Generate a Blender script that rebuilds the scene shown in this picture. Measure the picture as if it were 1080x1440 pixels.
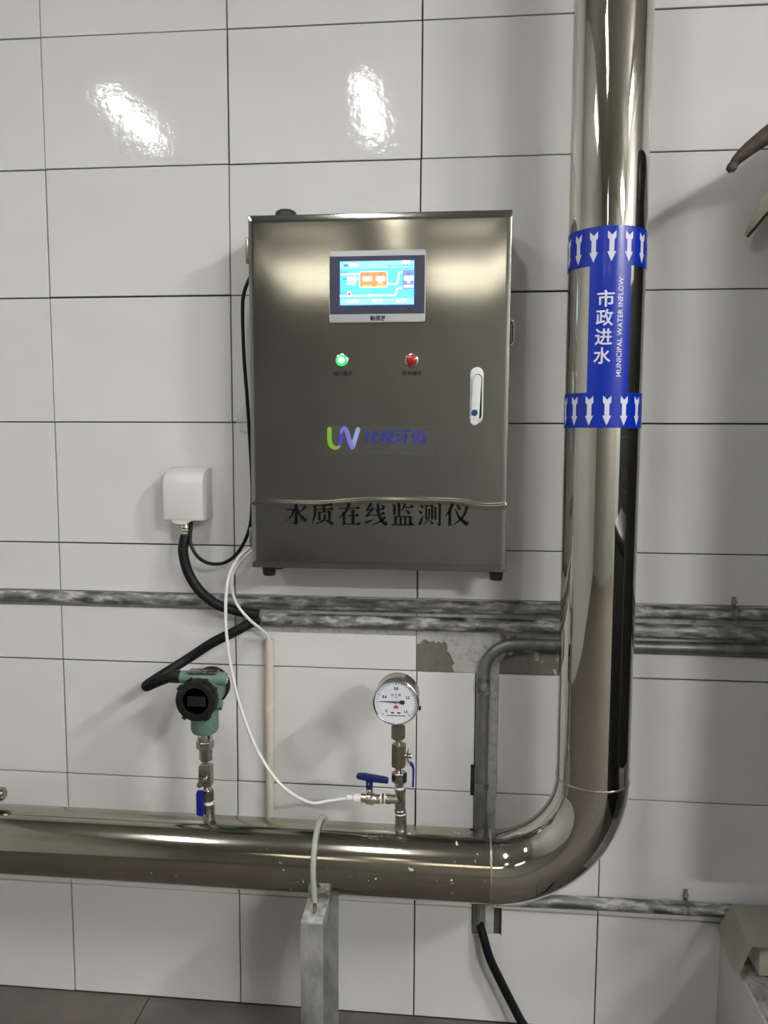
import bpy, bmesh, math, random
from mathutils import Vector, Matrix, noise

# ------------------------------------------------------------------ camera, world, exposure
scene = bpy.context.scene
for o in list(bpy.data.objects):
    bpy.data.objects.remove(o)
COL = scene.collection
cam_d = bpy.data.cameras.new('camera')
cam_d.sensor_fit = 'VERTICAL'
cam_d.sensor_height = 36.0
cam_d.lens = 27.025
cam_d.clip_start = 0.02
cam = bpy.data.objects.new('camera', cam_d)
COL.objects.link(cam)
CAMX = Vector((0.995586, 0.093748, 0.004513))
CAMY = Vector((-0.013414, 0.094535, 0.995431))
CAMZ = Vector((0.092893, -0.991098, 0.095375))
cam.matrix_world = Matrix(((CAMX.x, CAMY.x, CAMZ.x, 0.98938), (CAMX.y, CAMY.y, CAMZ.y, -1.82546),
                           (CAMX.z, CAMY.z, CAMZ.z, 1.46344), (0, 0, 0, 1)))
scene.camera = cam

world = bpy.data.worlds.new('world')
scene.world = world
world.use_nodes = True
world.node_tree.nodes['Background'].inputs[0].default_value = (0.5, 0.52, 0.55, 1)
world.node_tree.nodes['Background'].inputs[1].default_value = 0.05

scene.view_settings.view_transform = 'Standard'
scene.view_settings.look = 'None'
scene.view_settings.gamma = 1.0
scene.view_settings.use_curve_mapping = False
scene.view_settings.exposure = 0.1
TUBE_STRENGTH = 88.0          # the fluorescent tubes light the whole room

scene.cycles.max_bounces = 8
scene.cycles.diffuse_bounces = 3
scene.cycles.glossy_bounces = 4

random.seed(7)
PI = math.pi
def R(a): return math.radians(a)
def P(x, d, z): return Vector((x, -d, z))      # d = distance in front of the tiled wall

# ------------------------------------------------------------------ materials
def new_mat(name):
    m = bpy.data.materials.new(name)
    m.use_nodes = True
    nt = m.node_tree
    return m, nt, nt.nodes['Principled BSDF']
def setp(b, **k):
    names = {'color': 'Base Color', 'rough': 'Roughness', 'metal': 'Metallic', 'spec': 'Specular IOR Level',
             'coat': 'Coat Weight', 'coatr': 'Coat Roughness', 'trans': 'Transmission Weight', 'alpha': 'Alpha',
             'emis': 'Emission Color', 'emstr': 'Emission Strength', 'aniso': 'Anisotropic', 'ior': 'IOR', 'sss': 'Subsurface Weight'}
    for key, v in k.items():
        if key in ('color', 'emis') and len(v) == 3:
            v = (*v, 1)
        b.inputs[names[key]].default_value = v
def plain(name, color, rough=0.5, metal=0.0, **k):
    m, nt, b = new_mat(name)
    setp(b, color=color, rough=rough, metal=metal, **k)
    return m
def nnode(nt, kind, **inp):
    n = nt.nodes.new(kind)
    for k, v in inp.items():
        n.inputs[k].default_value = v
    return n
def coords(nt, scale=(1, 1, 1), which='Object'):
    tc = nt.nodes.new('ShaderNodeTexCoord')
    mp = nt.nodes.new('ShaderNodeMapping')
    mp.inputs['Scale'].default_value = scale
    nt.links.new(tc.outputs[which], mp.inputs['Vector'])
    return mp.outputs['Vector']
def noise_tex(nt, vec, scale, detail=4.0, rough=0.55):
    n = nt.nodes.new('ShaderNodeTexNoise')
    n.inputs['Scale'].default_value = scale
    n.inputs['Detail'].default_value = detail
    n.inputs['Roughness'].default_value = rough
    nt.links.new(vec, n.inputs['Vector'])
    return n.outputs['Fac']
def ramp(nt, fac, stops):
    r = nt.nodes.new('ShaderNodeValToRGB')
    el = r.color_ramp.elements
    while len(el) < len(stops):
        el.new(0.5)
    for e, (p, c) in zip(el, stops):
        e.position = p
        e.color = c if len(c) == 4 else (*c, 1)
    nt.links.new(fac, r.inputs['Fac'])
    return r.outputs['Color']
def g(v): return (v, v, v)
def bump(nt, b, h, strength, dist):
    n = nt.nodes.new('ShaderNodeBump')
    n.inputs['Strength'].default_value = strength
    n.inputs['Distance'].default_value = dist
    nt.links.new(h, n.inputs['Height'])
    nt.links.new(n.outputs['Normal'], b.inputs['Normal'])
def link(nt, a, b): nt.links.new(a, b)

def mat_tile():
    m, nt, b = new_mat('glazed white tile')
    v = coords(nt)
    link(nt, ramp(nt, noise_tex(nt, v, 3.0, 3), [(0.3, (0.655, 0.655, 0.645)), (0.7, (0.70, 0.70, 0.69))]), b.inputs['Base Color'])
    link(nt, ramp(nt, noise_tex(nt, v, 9.0, 5), [(0.3, g(0.045)), (0.75, g(0.085))]), b.inputs['Roughness'])
    setp(b, spec=0.2)
    bump(nt, b, noise_tex(nt, v, 60.0, 3), 0.10, 0.0035)
    return m
def mat_mortar(name, light, dark, olive, seed=0.0, amount=0.5):
    m, nt, b = new_mat(name)
    v = coords(nt)
    c1 = ramp(nt, noise_tex(nt, v, 45.0, 6, 0.65), [(0.28, dark), (0.5, light), (1.0, light)])
    mask = ramp(nt, noise_tex(nt, v, 8.0, 7, 0.62), [(amount - 0.02, g(0)), (amount + 0.02, g(1))])
    mx = nt.nodes.new('ShaderNodeMix'); mx.data_type = 'RGBA'
    link(nt, mask, mx.inputs[0]); link(nt, c1, mx.inputs[6]); mx.inputs[7].default_value = (*olive, 1)
    link(nt, mx.outputs[2], b.inputs['Base Color'])
    setp(b, rough=0.85)
    bump(nt, b, noise_tex(nt, v, 70.0, 6), 0.5, 0.006)
    return m
def mat_conduit():
    m, nt, b = new_mat('galvanised conduit smeared with mortar')
    v = coords(nt, (0.35, 1, 1))
    f = noise_tex(nt, v, 55.0, 6, 0.62)
    link(nt, ramp(nt, f, [(0.30, (0.12, 0.125, 0.13)), (0.47, (0.21, 0.215, 0.22)), (0.54, (0.28, 0.28, 0.27)), (0.60, (0.46, 0.46, 0.43))]), b.inputs['Base Color'])
    link(nt, ramp(nt, f, [(0.42, g(0.85)), (0.58, g(0.0))]), b.inputs['Metallic'])
    link(nt, ramp(nt, f, [(0.40, g(0.38)), (0.60, g(0.8))]), b.inputs['Roughness'])
    bump(nt, b, f, 0.35, 0.004)
    return m
def mat_steel(name, color, r0, r1, dirt=0.0, sc=6.0, stretch=(1, 1, 1)):
    m, nt, b = new_mat(name)
    v = coords(nt, stretch)
    f = noise_tex(nt, v, sc, 6, 0.6)
    setp(b, metal=1.0)
    dk = tuple(c * 0.78 for c in color)
    link(nt, ramp(nt, noise_tex(nt, v, sc * 2.3, 5, 0.6), [(0.35, color), (0.75, dk if dirt else color)]), b.inputs['Base Color'])
    link(nt, ramp(nt, f, [(0.35, g(r0)), (0.75, g(r1))]), b.inputs['Roughness'])
    bump(nt, b, noise_tex(nt, v, 4.0, 2), 0.04, 0.02)
    if dirt and sc < 10:
        sp = ramp(nt, noise_tex(nt, coords(nt), 75.0, 2, 0.4), [(0.715, g(0)), (0.74, g(1))])
        zone = ramp(nt, noise_tex(nt, coords(nt), 2.6, 1, 0.4), [(0.48, g(0)), (0.56, g(1))])
        mu = nt.nodes.new('ShaderNodeMath'); mu.operation = 'MULTIPLY'
        link(nt, sp, mu.inputs[0]); link(nt, zone, mu.inputs[1])
        spot = nt.nodes.new('ShaderNodeBsdfPrincipled')
        setp(spot, color=(0.5, 0.5, 0.47), rough=0.8)
        mix = nt.nodes.new('ShaderNodeMixShader')
        link(nt, mu.outputs[0], mix.inputs[0]); link(nt, b.outputs[0], mix.inputs[1]); link(nt, spot.outputs[0], mix.inputs[2])
        link(nt, mix.outputs[0], nt.nodes['Material Output'].inputs['Surface'])
    return m
def mat_brushed():
    m, nt, b = new_mat('brushed stainless sheet')
    v = coords(nt, (4, 60, 900))
    f = noise_tex(nt, v, 1.0, 3)
    v2 = coords(nt, (1, 1, 1))
    sm = noise_tex(nt, v2, 7.0, 5, 0.6)
    setp(b, metal=1.0, aniso=0.0)
    link(nt, ramp(nt, sm, [(0.3, (0.345, 0.345, 0.325)), (0.75, (0.395, 0.395, 0.375))]), b.inputs['Base Color'])
    link(nt, ramp(nt, f, [(0.3, g(0.10)), (0.7, g(0.125))]), b.inputs['Roughness'])
    bump(nt, b, f, 0.006, 0.001)
    return m
def mat_emit(name, color, strength, base=(0.8, 0.8, 0.8)):
    m, nt, b = new_mat(name)
    setp(b, color=base, emis=color, emstr=strength, rough=0.3)
    return m
def mat_noisy(name, c0, c1, scale, rough=0.6, metal=0.0, bmp=0.0, bd=0.002, stretch=(1, 1, 1), detail=5):
    m, nt, b = new_mat(name)
    v = coords(nt, stretch)
    f = noise_tex(nt, v, scale, detail, 0.6)
    link(nt, ramp(nt, f, [(0.32, c0), (0.7, c1)]), b.inputs['Base Color'])
    setp(b, rough=rough, metal=metal)
    if bmp:
        bump(nt, b, f, bmp, bd)
    return m
def mat_gradient(name, c0, c1, axis, lo, hi, rough=0.4):
    m, nt, b = new_mat(name)
    tc = nt.nodes.new('ShaderNodeTexCoord')
    sp = nt.nodes.new('ShaderNodeSeparateXYZ')
    link(nt, tc.outputs['Object'], sp.inputs[0])
    mr = nt.nodes.new('ShaderNodeMapRange')
    mr.inputs[1].default_value = lo; mr.inputs[2].default_value = hi
    link(nt, sp.outputs[axis], mr.inputs[0])
    link(nt, ramp(nt, mr.outputs[0], [(0.0, c0), (1.0, c1)]), b.inputs['Base Color'])
    setp(b, rough=rough)
    return m

M = {}
M['tile'] = mat_tile()
M['grout'] = mat_noisy('dark grout', (0.035, 0.033, 0.03), (0.08, 0.075, 0.068), 30, 0.9)
M['mortar'] = mat_mortar('pale mortar filling', (0.46, 0.46, 0.44), (0.26, 0.26, 0.24), (0.15, 0.145, 0.115), amount=0.66)
M['plaster'] = mat_mortar('white plaster over olive render', (0.5, 0.5, 0.48), (0.36, 0.36, 0.34), (0.135, 0.13, 0.10), amount=0.52)
M['olive'] = mat_mortar('olive cement render', (0.15, 0.145, 0.115), (0.11, 0.105, 0.085), (0.42, 0.42, 0.4), amount=0.64)
M['conduit'] = mat_conduit()
M['conduit_dark'] = mat_noisy('dark weathered galvanised conduit', (0.13, 0.135, 0.14), (0.27, 0.27, 0.265), 26, 0.42, 0.6, 0.12, 0.002, (1, 1, 0.35))
M['steel'] = mat_steel('polished stainless pipe', (0.58, 0.56, 0.51), 0.03, 0.06)
M['steel_dirty'] = mat_steel('dulled stainless pipe', (0.46, 0.44, 0.38), 0.06, 0.17, 1, 5.0, (0.4, 1, 1))
M['weld'] = mat_noisy('weld seam', (0.33, 0.30, 0.25), (0.62, 0.6, 0.55), 60, 0.35, 0.9, 0.5, 0.002)
M['brushed'] = mat_brushed()
M['fitting'] = mat_steel('dull steel fitting', (0.40, 0.38, 0.33), 0.22, 0.38, 1, 40.0)
M['brass'] = mat_steel('brownish brass fitting', (0.30, 0.27, 0.20), 0.28, 0.4, 1, 40.0)
M['nickel'] = mat_steel('nickel plated brass', (0.72, 0.69, 0.62), 0.12, 0.22, 0, 30.0)
M['chrome'] = plain('chrome', (0.72, 0.72, 0.71), 0.14, 1.0)
M['gauge_case'] = plain('dull chrome gauge case', (0.40, 0.385, 0.36), 0.22, 1.0)
M['galv'] = mat_noisy('galvanised channel steel', (0.20, 0.205, 0.205), (0.46, 0.46, 0.45), 24, 0.5, 0.5, 0.12, 0.003, (1, 1, 0.45))
M['galv_scrape'] = mat_noisy('scraped galvanised plate', (0.25, 0.25, 0.24), (0.75, 0.75, 0.73), 40, 0.5, 0.3, 0.3, 0.003)
M['black_rubber'] = plain('black rubber', (0.012, 0.012, 0.013), 0.42)
M['black_cable'] = plain('black cable sheath', (0.005, 0.005, 0.007), 0.4, spec=0.25)
M['hose'] = mat_noisy('black corrugated hose', (0.004, 0.004, 0.005), (0.016, 0.016, 0.018), 120, 0.5)
M['hose'].node_tree.nodes['Principled BSDF'].inputs['Specular IOR Level'].default_value = 0.2
M['white_plastic'] = plain('white plastic', (0.66, 0.66, 0.63), 0.3)
M['white_tube'] = plain('white plastic tube', (0.78, 0.78, 0.76), 0.35, sss=0.0)
M['beige'] = mat_noisy('beige plastic pipe', (0.60, 0.55, 0.44), (0.66, 0.61, 0.50), 12, 0.45)
M['teal'] = mat_noisy('teal enamel', (0.115, 0.205, 0.178), (0.145, 0.24, 0.21), 60, 0.38, 0.0, 0.05)
M['black_enamel'] = plain('black enamel', (0.010, 0.010, 0.010), 0.5, spec=0.25)
M['black_glass'] = plain('dark window glass', (0.004, 0.004, 0.004), 0.1)
M['lcd'] = plain('grey display', (0.012, 0.013, 0.010), 0.4, spec=0.2)
M['lcd_dark'] = plain('display digits', (0.004, 0.004, 0.004), 0.4)
M['blue'] = plain('blue vinyl grip', (0.006, 0.010, 0.19), 0.35)
M['navy'] = plain('navy handle', (0.006, 0.012, 0.10), 0.4)
M['ptfe'] = plain('white sealing tape', (0.8, 0.8, 0.78), 0.5)
M['dial'] = plain('white dial', (0.72, 0.74, 0.8), 0.35)
M['ink'] = plain('black ink', (0.004, 0.004, 0.005), 0.6, spec=0.1)
M['red'] = plain('red print', (0.45, 0.02, 0.02), 0.45)
M['dial_glass'] = None
M['panel_grey'] = plain('light grey panel frame', (0.46, 0.46, 0.48), 0.4)
M['bezel'] = plain('slate screen border', (0.045, 0.048, 0.085), 0.3)
M['label_blue'] = plain('blue vinyl label', (0.0, 0.022, 0.36), 0.25, coat=0.15)
M['label_white'] = plain('pale printed lettering', (0.66, 0.68, 0.82), 0.35)
M['scr_cyan'] = mat_emit('cyan screen', (0.16, 0.84, 0.94), 1.1, (0.02, 0.02, 0.02))
M['scr_light'] = mat_emit('pale cyan screen', (0.42, 1.0, 1.0), 1.1, (0.02, 0.02, 0.02))
M['scr_white'] = mat_emit('white screen', (0.95, 0.95, 1.0), 1.25, (0.02, 0.02, 0.02))
M['scr_pink'] = mat_emit('pale pink screen', (0.9, 0.72, 0.88), 1.1, (0.02, 0.02, 0.02))
M['scr_orange'] = mat_emit('orange screen', (1.0, 0.45, 0.17), 1.0, (0.02, 0.02, 0.02))
M['scr_yellow'] = mat_emit('yellow screen', (1.0, 0.8, 0.2), 1.0, (0.02, 0.02, 0.02))
M['scr_violet'] = mat_emit('violet screen', (0.33, 0.42, 0.95), 0.9, (0.02, 0.02, 0.02))
M['scr_blue'] = mat_emit('blue screen', (0.05, 0.22, 0.95), 1.1, (0.02, 0.02, 0.02))
M['scr_ink'] = mat_emit('dark screen text', (0.01, 0.12, 0.38), 0.8, (0.02, 0.02, 0.02))
M['scr_red'] = mat_emit('red screen text', (0.75, 0.06, 0.05), 0.9, (0.02, 0.02, 0.02))
M['green_lens'] = mat_emit('lit green lens', (0.02, 0.85, 0.14), 1.2, (0.02, 0.3, 0.06))
M['green_hotspot'] = mat_emit('bright green bulb', (0.55, 1.0, 0.75), 6.0, (0.1, 0.6, 0.2))
M['red_lens'] = plain('unlit red lens', (0.33, 0.008, 0.012), 0.3)
M['handle'] = plain('white painted handle', (0.70, 0.71, 0.73), 0.3)
M['shadow_gap'] = plain('black recess', (0.006, 0.006, 0.006), 0.7)
M['key_blue'] = plain('blue key button', (0.008, 0.06, 0.25), 0.35)
M['sticker'] = plain('clear sticker film', (0.30, 0.30, 0.29), 0.30, 0.85, alpha=0.5)
M['logo_blue'] = plain('indigo print', (0.028, 0.03, 0.30), 0.4)
M['logo_faint'] = plain('faint print', (0.06, 0.06, 0.11), 0.5)
M['logo_green'] = mat_gradient('green logo stroke', (0.42, 0.62, 0.04), (0.22, 0.47, 0.03), 2, -0.06, 0.04)
M['logo_violet'] = mat_gradient('violet logo stroke', (0.25, 0.33, 0.72), (0.05, 0.05, 0.42), 2, -0.06, 0.0)
M['logo_indigo'] = mat_gradient('indigo logo stroke', (0.05, 0.05, 0.40), (0.20, 0.20, 0.62), 2, -0.06, 0.0)
M['logo_pale'] = mat_gradient('pale violet logo stroke', (0.05, 0.04, 0.38), (0.33, 0.40, 0.78), 2, -0.06, 0.0)
M['pvc_clear'] = plain('cloudy plastic sleeve', (0.50, 0.53, 0.46), 0.25, 0.0, trans=0.25)
M['rust'] = mat_noisy('rusty dark steel', (0.035, 0.025, 0.02), (0.085, 0.062, 0.045), 40, 0.7, 0.2, 0.3)
M['canvas'] = mat_noisy('weathered cream sheet', (0.30, 0.28, 0.20), (0.46, 0.43, 0.33), 18, 0.7, 0.0, 0.1)
M['hem'] = plain('dark frayed edge', (0.02, 0.018, 0.013), 0.8)
M['cream'] = mat_noisy('cream painted steel', (0.52, 0.51, 0.42), (0.60, 0.59, 0.50), 9, 0.5, 0.0, 0.1)
M['white_paint'] = mat_noisy('white painted masonry', (0.50, 0.50, 0.49), (0.58, 0.58, 0.565), 8, 0.6, 0.0, 0.15)
M['rubble'] = mat_noisy('broken plaster', (0.24, 0.21, 0.18), (0.55, 0.53, 0.5), 50, 0.9, 0.0, 0.6, 0.006)
M['dark_paint'] = mat_noisy('black enamel', (0.010, 0.011, 0.013), (0.02, 0.021, 0.024), 6, 0.45)
M['concrete'] = mat_noisy('brown grey concrete', (0.098, 0.091, 0.077), (0.138, 0.127, 0.107), 7, 0.75, 0.0, 0.2, 0.004)
M['ceiling'] = mat_noisy('grey ceiling paint', (0.36, 0.35, 0.32), (0.40, 0.39, 0.36), 4, 0.85)
M['side_wall'] = mat_noisy('grey wall paint', (0.48, 0.48, 0.46), (0.52, 0.52, 0.50), 4, 0.6)
M['front_wall'] = mat_noisy('dim green grey paint', (0.26, 0.26, 0.235), (0.30, 0.30, 0.275), 4, 0.7)
M['shutter'] = mat_noisy('black roller shutter', (0.008, 0.008, 0.01), (0.014, 0.014, 0.017), 6, 0.6)
M['lamp_white'] = plain('white lamp batten', (0.75, 0.75, 0.74), 0.4)
M['lamp_tube'] = mat_emit('glowing tube', (1.0, 0.995, 0.985), TUBE_STRENGTH)
M['lamp_tube_old'] = mat_emit('dim warm glowing tube', (1.0, 0.90, 0.72), TUBE_STRENGTH * 0.11)
M['lamp_tube_strong'] = mat_emit('bright glowing tube', (1.0, 0.985, 0.965), TUBE_STRENGTH * 3.3)
M['bubble'] = plain('clear crumpled film', (0.8, 0.8, 0.79), 0.12, 0.0, alpha=0.3)
M['tank_ring'] = plain('dark steel ring', (0.03, 0.03, 0.033), 0.4, 0.6)

# ------------------------------------------------------------------ mesh helpers
def mesh_obj(name, bm, mat, parent=None, smooth=True, angle=35, bevel=0.0, bseg=2):
    if bevel:
        es = [e for e in bm.edges if len(e.link_faces) == 2 and e.calc_face_angle(0) > R(30)]
        bmesh.ops.bevel(bm, geom=es, offset=bevel, segments=bseg, profile=0.5, affect='EDGES')
    bm.normal_update()
    me = bpy.data.meshes.new(name)
    if parent is not None:
        off = Matrix.Translation(-Vector(parent_world(parent)))
        bm.transform(off)
    bm.to_mesh(me); bm.free()
    if smooth:
        me.shade_smooth()
        me.set_sharp_from_angle(angle=R(angle))
    me.materials.append(mat)
    o = bpy.data.objects.new(name, me)
    COL.objects.link(o)
    if parent is not None:
        o.parent = parent
    return o
def parent_world(p):
    v = Vector((0, 0, 0))
    while p is not None:
        v = v + Vector(p.location); p = p.parent
    return v
def thing(name, label, cat, loc, group=None):
    o = bpy.data.objects.new(name, None)
    o.empty_display_size = 0.05
    COL.objects.link(o)
    o.location = loc
    tag(o, label, cat, group)
    return o
def tag(o, label, cat, group=None, kind=None):
    o['label'] = label
    o['category'] = cat
    if group: o['group'] = group
    if kind: o['kind'] = kind
    return o
def box(bm, x0, x1, d0, d1, z0, z1):
    vs = [bm.verts.new((x, -d, z)) for x in (x0, x1) for d in (d0, d1) for z in (z0, z1)]
    for f in ((0, 1, 3, 2), (4, 6, 7, 5), (0, 4, 5, 1), (2, 3, 7, 6), (0, 2, 6, 4), (1, 5, 7, 3)):
        bm.faces.new([vs[i] for i in f])
    bmesh.ops.recalc_face_normals(bm, faces=bm.faces)
    return vs
def bbox(x0, x1, d0, d1, z0, z1):
    bm = bmesh.new(); box(bm, x0, x1, d0, d1, z0, z1); return bm
def catmull(pts, n=8):
    pts = [Vector(p) for p in pts]
    out = []
    for i in range(len(pts) - 1):
        p0 = pts[max(i - 1, 0)]; p1 = pts[i]; p2 = pts[i + 1]; p3 = pts[min(i + 2, len(pts) - 1)]
        for k in range(n):
            t = k / n
            out.append(0.5 * ((2 * p1) + (p2 - p0) * t + (2 * p0 - 5 * p1 + 4 * p2 - p3) * t * t + (3 * p1 - p0 - 3 * p2 + p3) * t ** 3))
    out.append(pts[-1])
    return out
def resample(pts, step):
    out = [pts[0].copy()]; acc = 0.0
    for a, b in zip(pts, pts[1:]):
        L = (b - a).length
        pos = step - acc
        while pos <= L:
            out.append(a + (b - a) * (pos / L)); pos += step
        acc = (acc + L) % step if L else acc
    out.append(pts[-1].copy())
    return out
def tube(bm, pts, r, seg=16, caps=True):
    pts = [Vector(p) for p in pts]
    n = len(pts)
    rad = r if hasattr(r, '__len__') else [r] * n
    tang = []
    for i in range(n):
        a = pts[max(i - 1, 0)]; b = pts[min(i + 1, n - 1)]
        tang.append((b - a).normalized())
    up = Vector((0, 0, 1)) if abs(tang[0].z) < 0.9 else Vector((0, 1, 0))
    u = (up - tang[0] * up.dot(tang[0])).normalized()
    rings = []
    for i in range(n):
        if i:
            q = tang[i - 1].rotation_difference(tang[i])
            u = q @ u
            u = (u - tang[i] * u.dot(tang[i])).normalized()
        w = tang[i].cross(u)
        rings.append([bm.verts.new(pts[i] + (u * math.cos(2 * PI * k / seg) + w * math.sin(2 * PI * k / seg)) * rad[i]) for k in range(seg)])
    for a, b in zip(rings, rings[1:]):
        for k in range(seg):
            bm.faces.new((a[k], a[(k + 1) % seg], b[(k + 1) % seg], b[k]))
    if caps:
        bm.faces.new(list(reversed(rings[0]))); bm.faces.new(rings[-1])
    bmesh.ops.recalc_face_normals(bm, faces=bm.faces)
def btube(pts, r, seg=16, caps=True):
    bm = bmesh.new(); tube(bm, pts, r, seg, caps); return bm
AX = {'x': (Vector((1, 0, 0)), Vector((0, 1, 0)), Vector((0, 0, 1))),
      'z': (Vector((0, 0, 1)), Vector((1, 0, 0)), Vector((0, 1, 0))),
      'd': (Vector((0, -1, 0)), Vector((1, 0, 0)), Vector((0, 0, 1)))}
def lathe(bm, origin, axis, prof, seg=24, phase=0.0, closed=True):
    """prof: list of (height along the axis, radius)"""
    a, u, w = AX[axis]
    o = Vector(origin)
    rings = []
    for h, r in prof:
        if r <= 1e-6:
            rings.append([bm.verts.new(o + a * h)])
        else:
            rings.append([bm.verts.new(o + a * h + (u * math.cos(phase + 2 * PI * k / seg) + w * math.sin(phase + 2 * PI * k / seg)) * r) for k in range(seg)])
    for A, B in zip(rings, rings[1:]):
        if len(A) == 1 and len(B) == 1: continue
        for k in range(seg):
            k2 = (k + 1) % seg
            if len(A) == 1: bm.faces.new((A[0], B[k2], B[k]))
            elif len(B) == 1: bm.faces.new((A[k], A[k2], B[0]))
            else: bm.faces.new((A[k], A[k2], B[k2], B[k]))
    if closed:
        if len(rings[0]) > 1: bm.faces.new(list(reversed(rings[0])))
        if len(rings[-1]) > 1: bm.faces.new(rings[-1])
    bmesh.ops.recalc_face_normals(bm, faces=bm.faces)
def blathe(origin, axis, prof, seg=24, phase=0.0, closed=True):
    bm = bmesh.new(); lathe(bm, origin, axis, prof, seg, phase, closed); return bm
def hexnut(x, d, z0, z1, r, axis='z', ch=0.0012, phase=0.26):
    h = z1 - z0
    o = P(x, d, z0) if axis == 'z' else P(x, d, z1)
    return blathe(o, axis, [(0, r - ch), (ch, r), (h - ch, r), (h, r - ch)], 6, phase)
def prism(bm, poly, to3d, thick_vec):
    """closed outline (list of 2D points) lifted by to3d and given thickness"""
    a = [bm.verts.new(to3d(*p)) for p in poly]
    b = [bm.verts.new(Vector(to3d(*p)) + Vector(thick_vec)) for p in poly]
    n = len(poly)
    bm.faces.new(a); bm.faces.new(list(reversed(b)))
    for i in range(n):
        bm.faces.new((a[i], b[i], b[(i + 1) % n], a[(i + 1) % n]))
    bmesh.ops.recalc_face_normals(bm, faces=bm.faces)
def slot_outline(cx, z0, z1, r, n=10):
    """stadium outline in the x-z plane"""
    pts = []
    for k in range(n + 1): pts.append((cx + r * math.cos(PI * k / n), z1 - r + r * math.sin(PI * k / n)))
    for k in range(n + 1): pts.append((cx - r * math.cos(PI * k / n), z0 + r - r * math.sin(PI * k / n)))
    return pts
def rrect(x0, x1, z0, z1, r, n=5):
    pts = []
    for cx, cz, a in ((x1 - r, z1 - r, 0), (x0 + r, z1 - r, 90), (x0 + r, z0 + r, 180), (x1 - r, z0 + r, 270)):
        for k in range(n + 1):
            t = R(a + 90 * k / n)
            pts.append((cx + r * math.cos(t), cz + r * math.sin(t)))
    return pts
def flat_poly(bm, poly, d):
    bm.faces.new([bm.verts.new((x, -d, z)) for x, z in poly])
def face_forward(bm):
    bm.normal_update()
    for f in bm.faces:
        if f.normal.y > 0: f.normal_flip()
def text_bm(body, size, offset=0.0, spacing=1.0, align='CENTER'):
    c = bpy.data.curves.new('lettering', 'FONT')
    c.body = body; c.size = size; c.offset = offset
    c.align_x = align; c.align_y = 'CENTER'; c.space_character = spacing
    c.resolution_u = 3
    o = bpy.data.objects.new('lettering', c)
    COL.objects.link(o)
    dg = bpy.context.evaluated_depsgraph_get(); dg.update()
    me = bpy.data.meshes.new_from_object(o.evaluated_get(dg))
    bm = bmesh.new(); bm.from_mesh(me)
    bpy.data.objects.remove(o); bpy.data.curves.remove(c); bpy.data.meshes.remove(me)
    return bm
def text_on_wall(name, body, size, x, d, z, mat, parent, offset=0.0, spacing=1.0, sx=1.0, align='CENTER', fit=None, fith=None):
    bm = text_bm(body, size, offset, spacing, align)
    if fit or fith:
        xs = [v.co.x for v in bm.verts]; ys = [v.co.y for v in bm.verts]
        cx, cy = (min(xs) + max(xs)) / 2, (min(ys) + max(ys)) / 2
        fx = fit / (max(xs) - min(xs)) if fit else 1
        fy = fith / (max(ys) - min(ys)) if fith else fx
        for v in bm.verts: v.co.x = (v.co.x - cx) * fx; v.co.y = (v.co.y - cy) * fy
    for v in bm.verts:
        v.co = Vector((x + v.co.x * sx, -d, z + v.co.y))
    face_forward(bm)
    return mesh_obj(name, bm, mat, parent, smooth=False)

# ------------------------------------------------------------------ the setting
def structure(o, label, cat):
    tag(o, label, cat, kind='structure'); return o
X0, X1, DF, ZC = -1.8, 4.95, 6.6, 3.75
wall = structure(mesh_obj('wall_back', bbox(X0 - 0.1, X1 + 0.1, -0.16, -0.0065, -0.1, ZC + 0.1), M['grout'], None, smooth=False),
                 'back wall clad in large white glazed tiles with dark joints', 'wall')
structure(mesh_obj('floor', bbox(X0 - 0.1, X1 + 0.1, -0.1, DF + 0.1, -0.15, -0.004), M['grout'], None, smooth=False),
          'brown grey concrete floor in slabs along the tiled wall', 'floor')
floor = bpy.data.objects['floor']
structure(mesh_obj('ceiling', bbox(X0 - 0.1, X1 + 0.1, -0.1, DF + 0.1, ZC, ZC + 0.1), M['ceiling'], None, smooth=False),
          'pale grey painted ceiling above the lamps', 'ceiling')
structure(mesh_obj('wall_left', bbox(X0 - 0.12, X0, -0.1, DF + 0.1, -0.1, ZC + 0.1), M['side_wall'], None, smooth=False),
          'grey painted side wall left of the tiled wall', 'wall')
structure(mesh_obj('wall_right', bbox(X1, X1 + 0.12, -0.1, DF + 0.1, -0.1, ZC + 0.1), M['side_wall'], None, smooth=False),
          'grey painted side wall with the added black shutter', 'wall')
structure(mesh_obj('wall_front', bbox(X0 - 0.1, X1 + 0.1, DF, DF + 0.12, -0.1, ZC + 0.1), M['front_wall'], None, smooth=False),
          'dim green grey wall facing the tiled wall', 'wall')
door = structure(mesh_obj('door_1', bbox(X1 - 0.03, X1 - 0.001, 0.5, 3.9, 0.0, 2.5), M['shutter'], None, smooth=False),
                 'wide black roller shutter added in the right wall for dark reflections', 'door')  # unseen, added to give the riser something dark to reflect
for k in range(20):
    z = 0.02 + k * 0.124
    mesh_obj('slat', bbox(X1 - 0.045, X1 - 0.029, 0.52, 3.88, z, z + 0.116), M['shutter'], door, bevel=0.005, bseg=1)

# floor slabs with recessed joints
edges_x = [X0, -0.62, 0.205, 1.32, 2.3, 3.6, X1]
for i in range(len(edges_x) - 1):
    for j, (d0, d1) in enumerate(((0.0, 1.2), (1.2, 2.5), (2.5, 4.5), (4.5, DF))):
        bm = bbox(edges_x[i] + 0.0015, edges_x[i + 1] - 0.0015, d0 + 0.0015, d1 - 0.0015, -0.02, 0.0)
        if i == 2 and j == 0:
            for v in bm.verts:
                if v.co.x < 0.3 and v.co.y < -0.5: v.co.x += 0.0
        mesh_obj('slab', bm, M['concrete'], floor, bevel=0.001, bseg=1)

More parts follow.
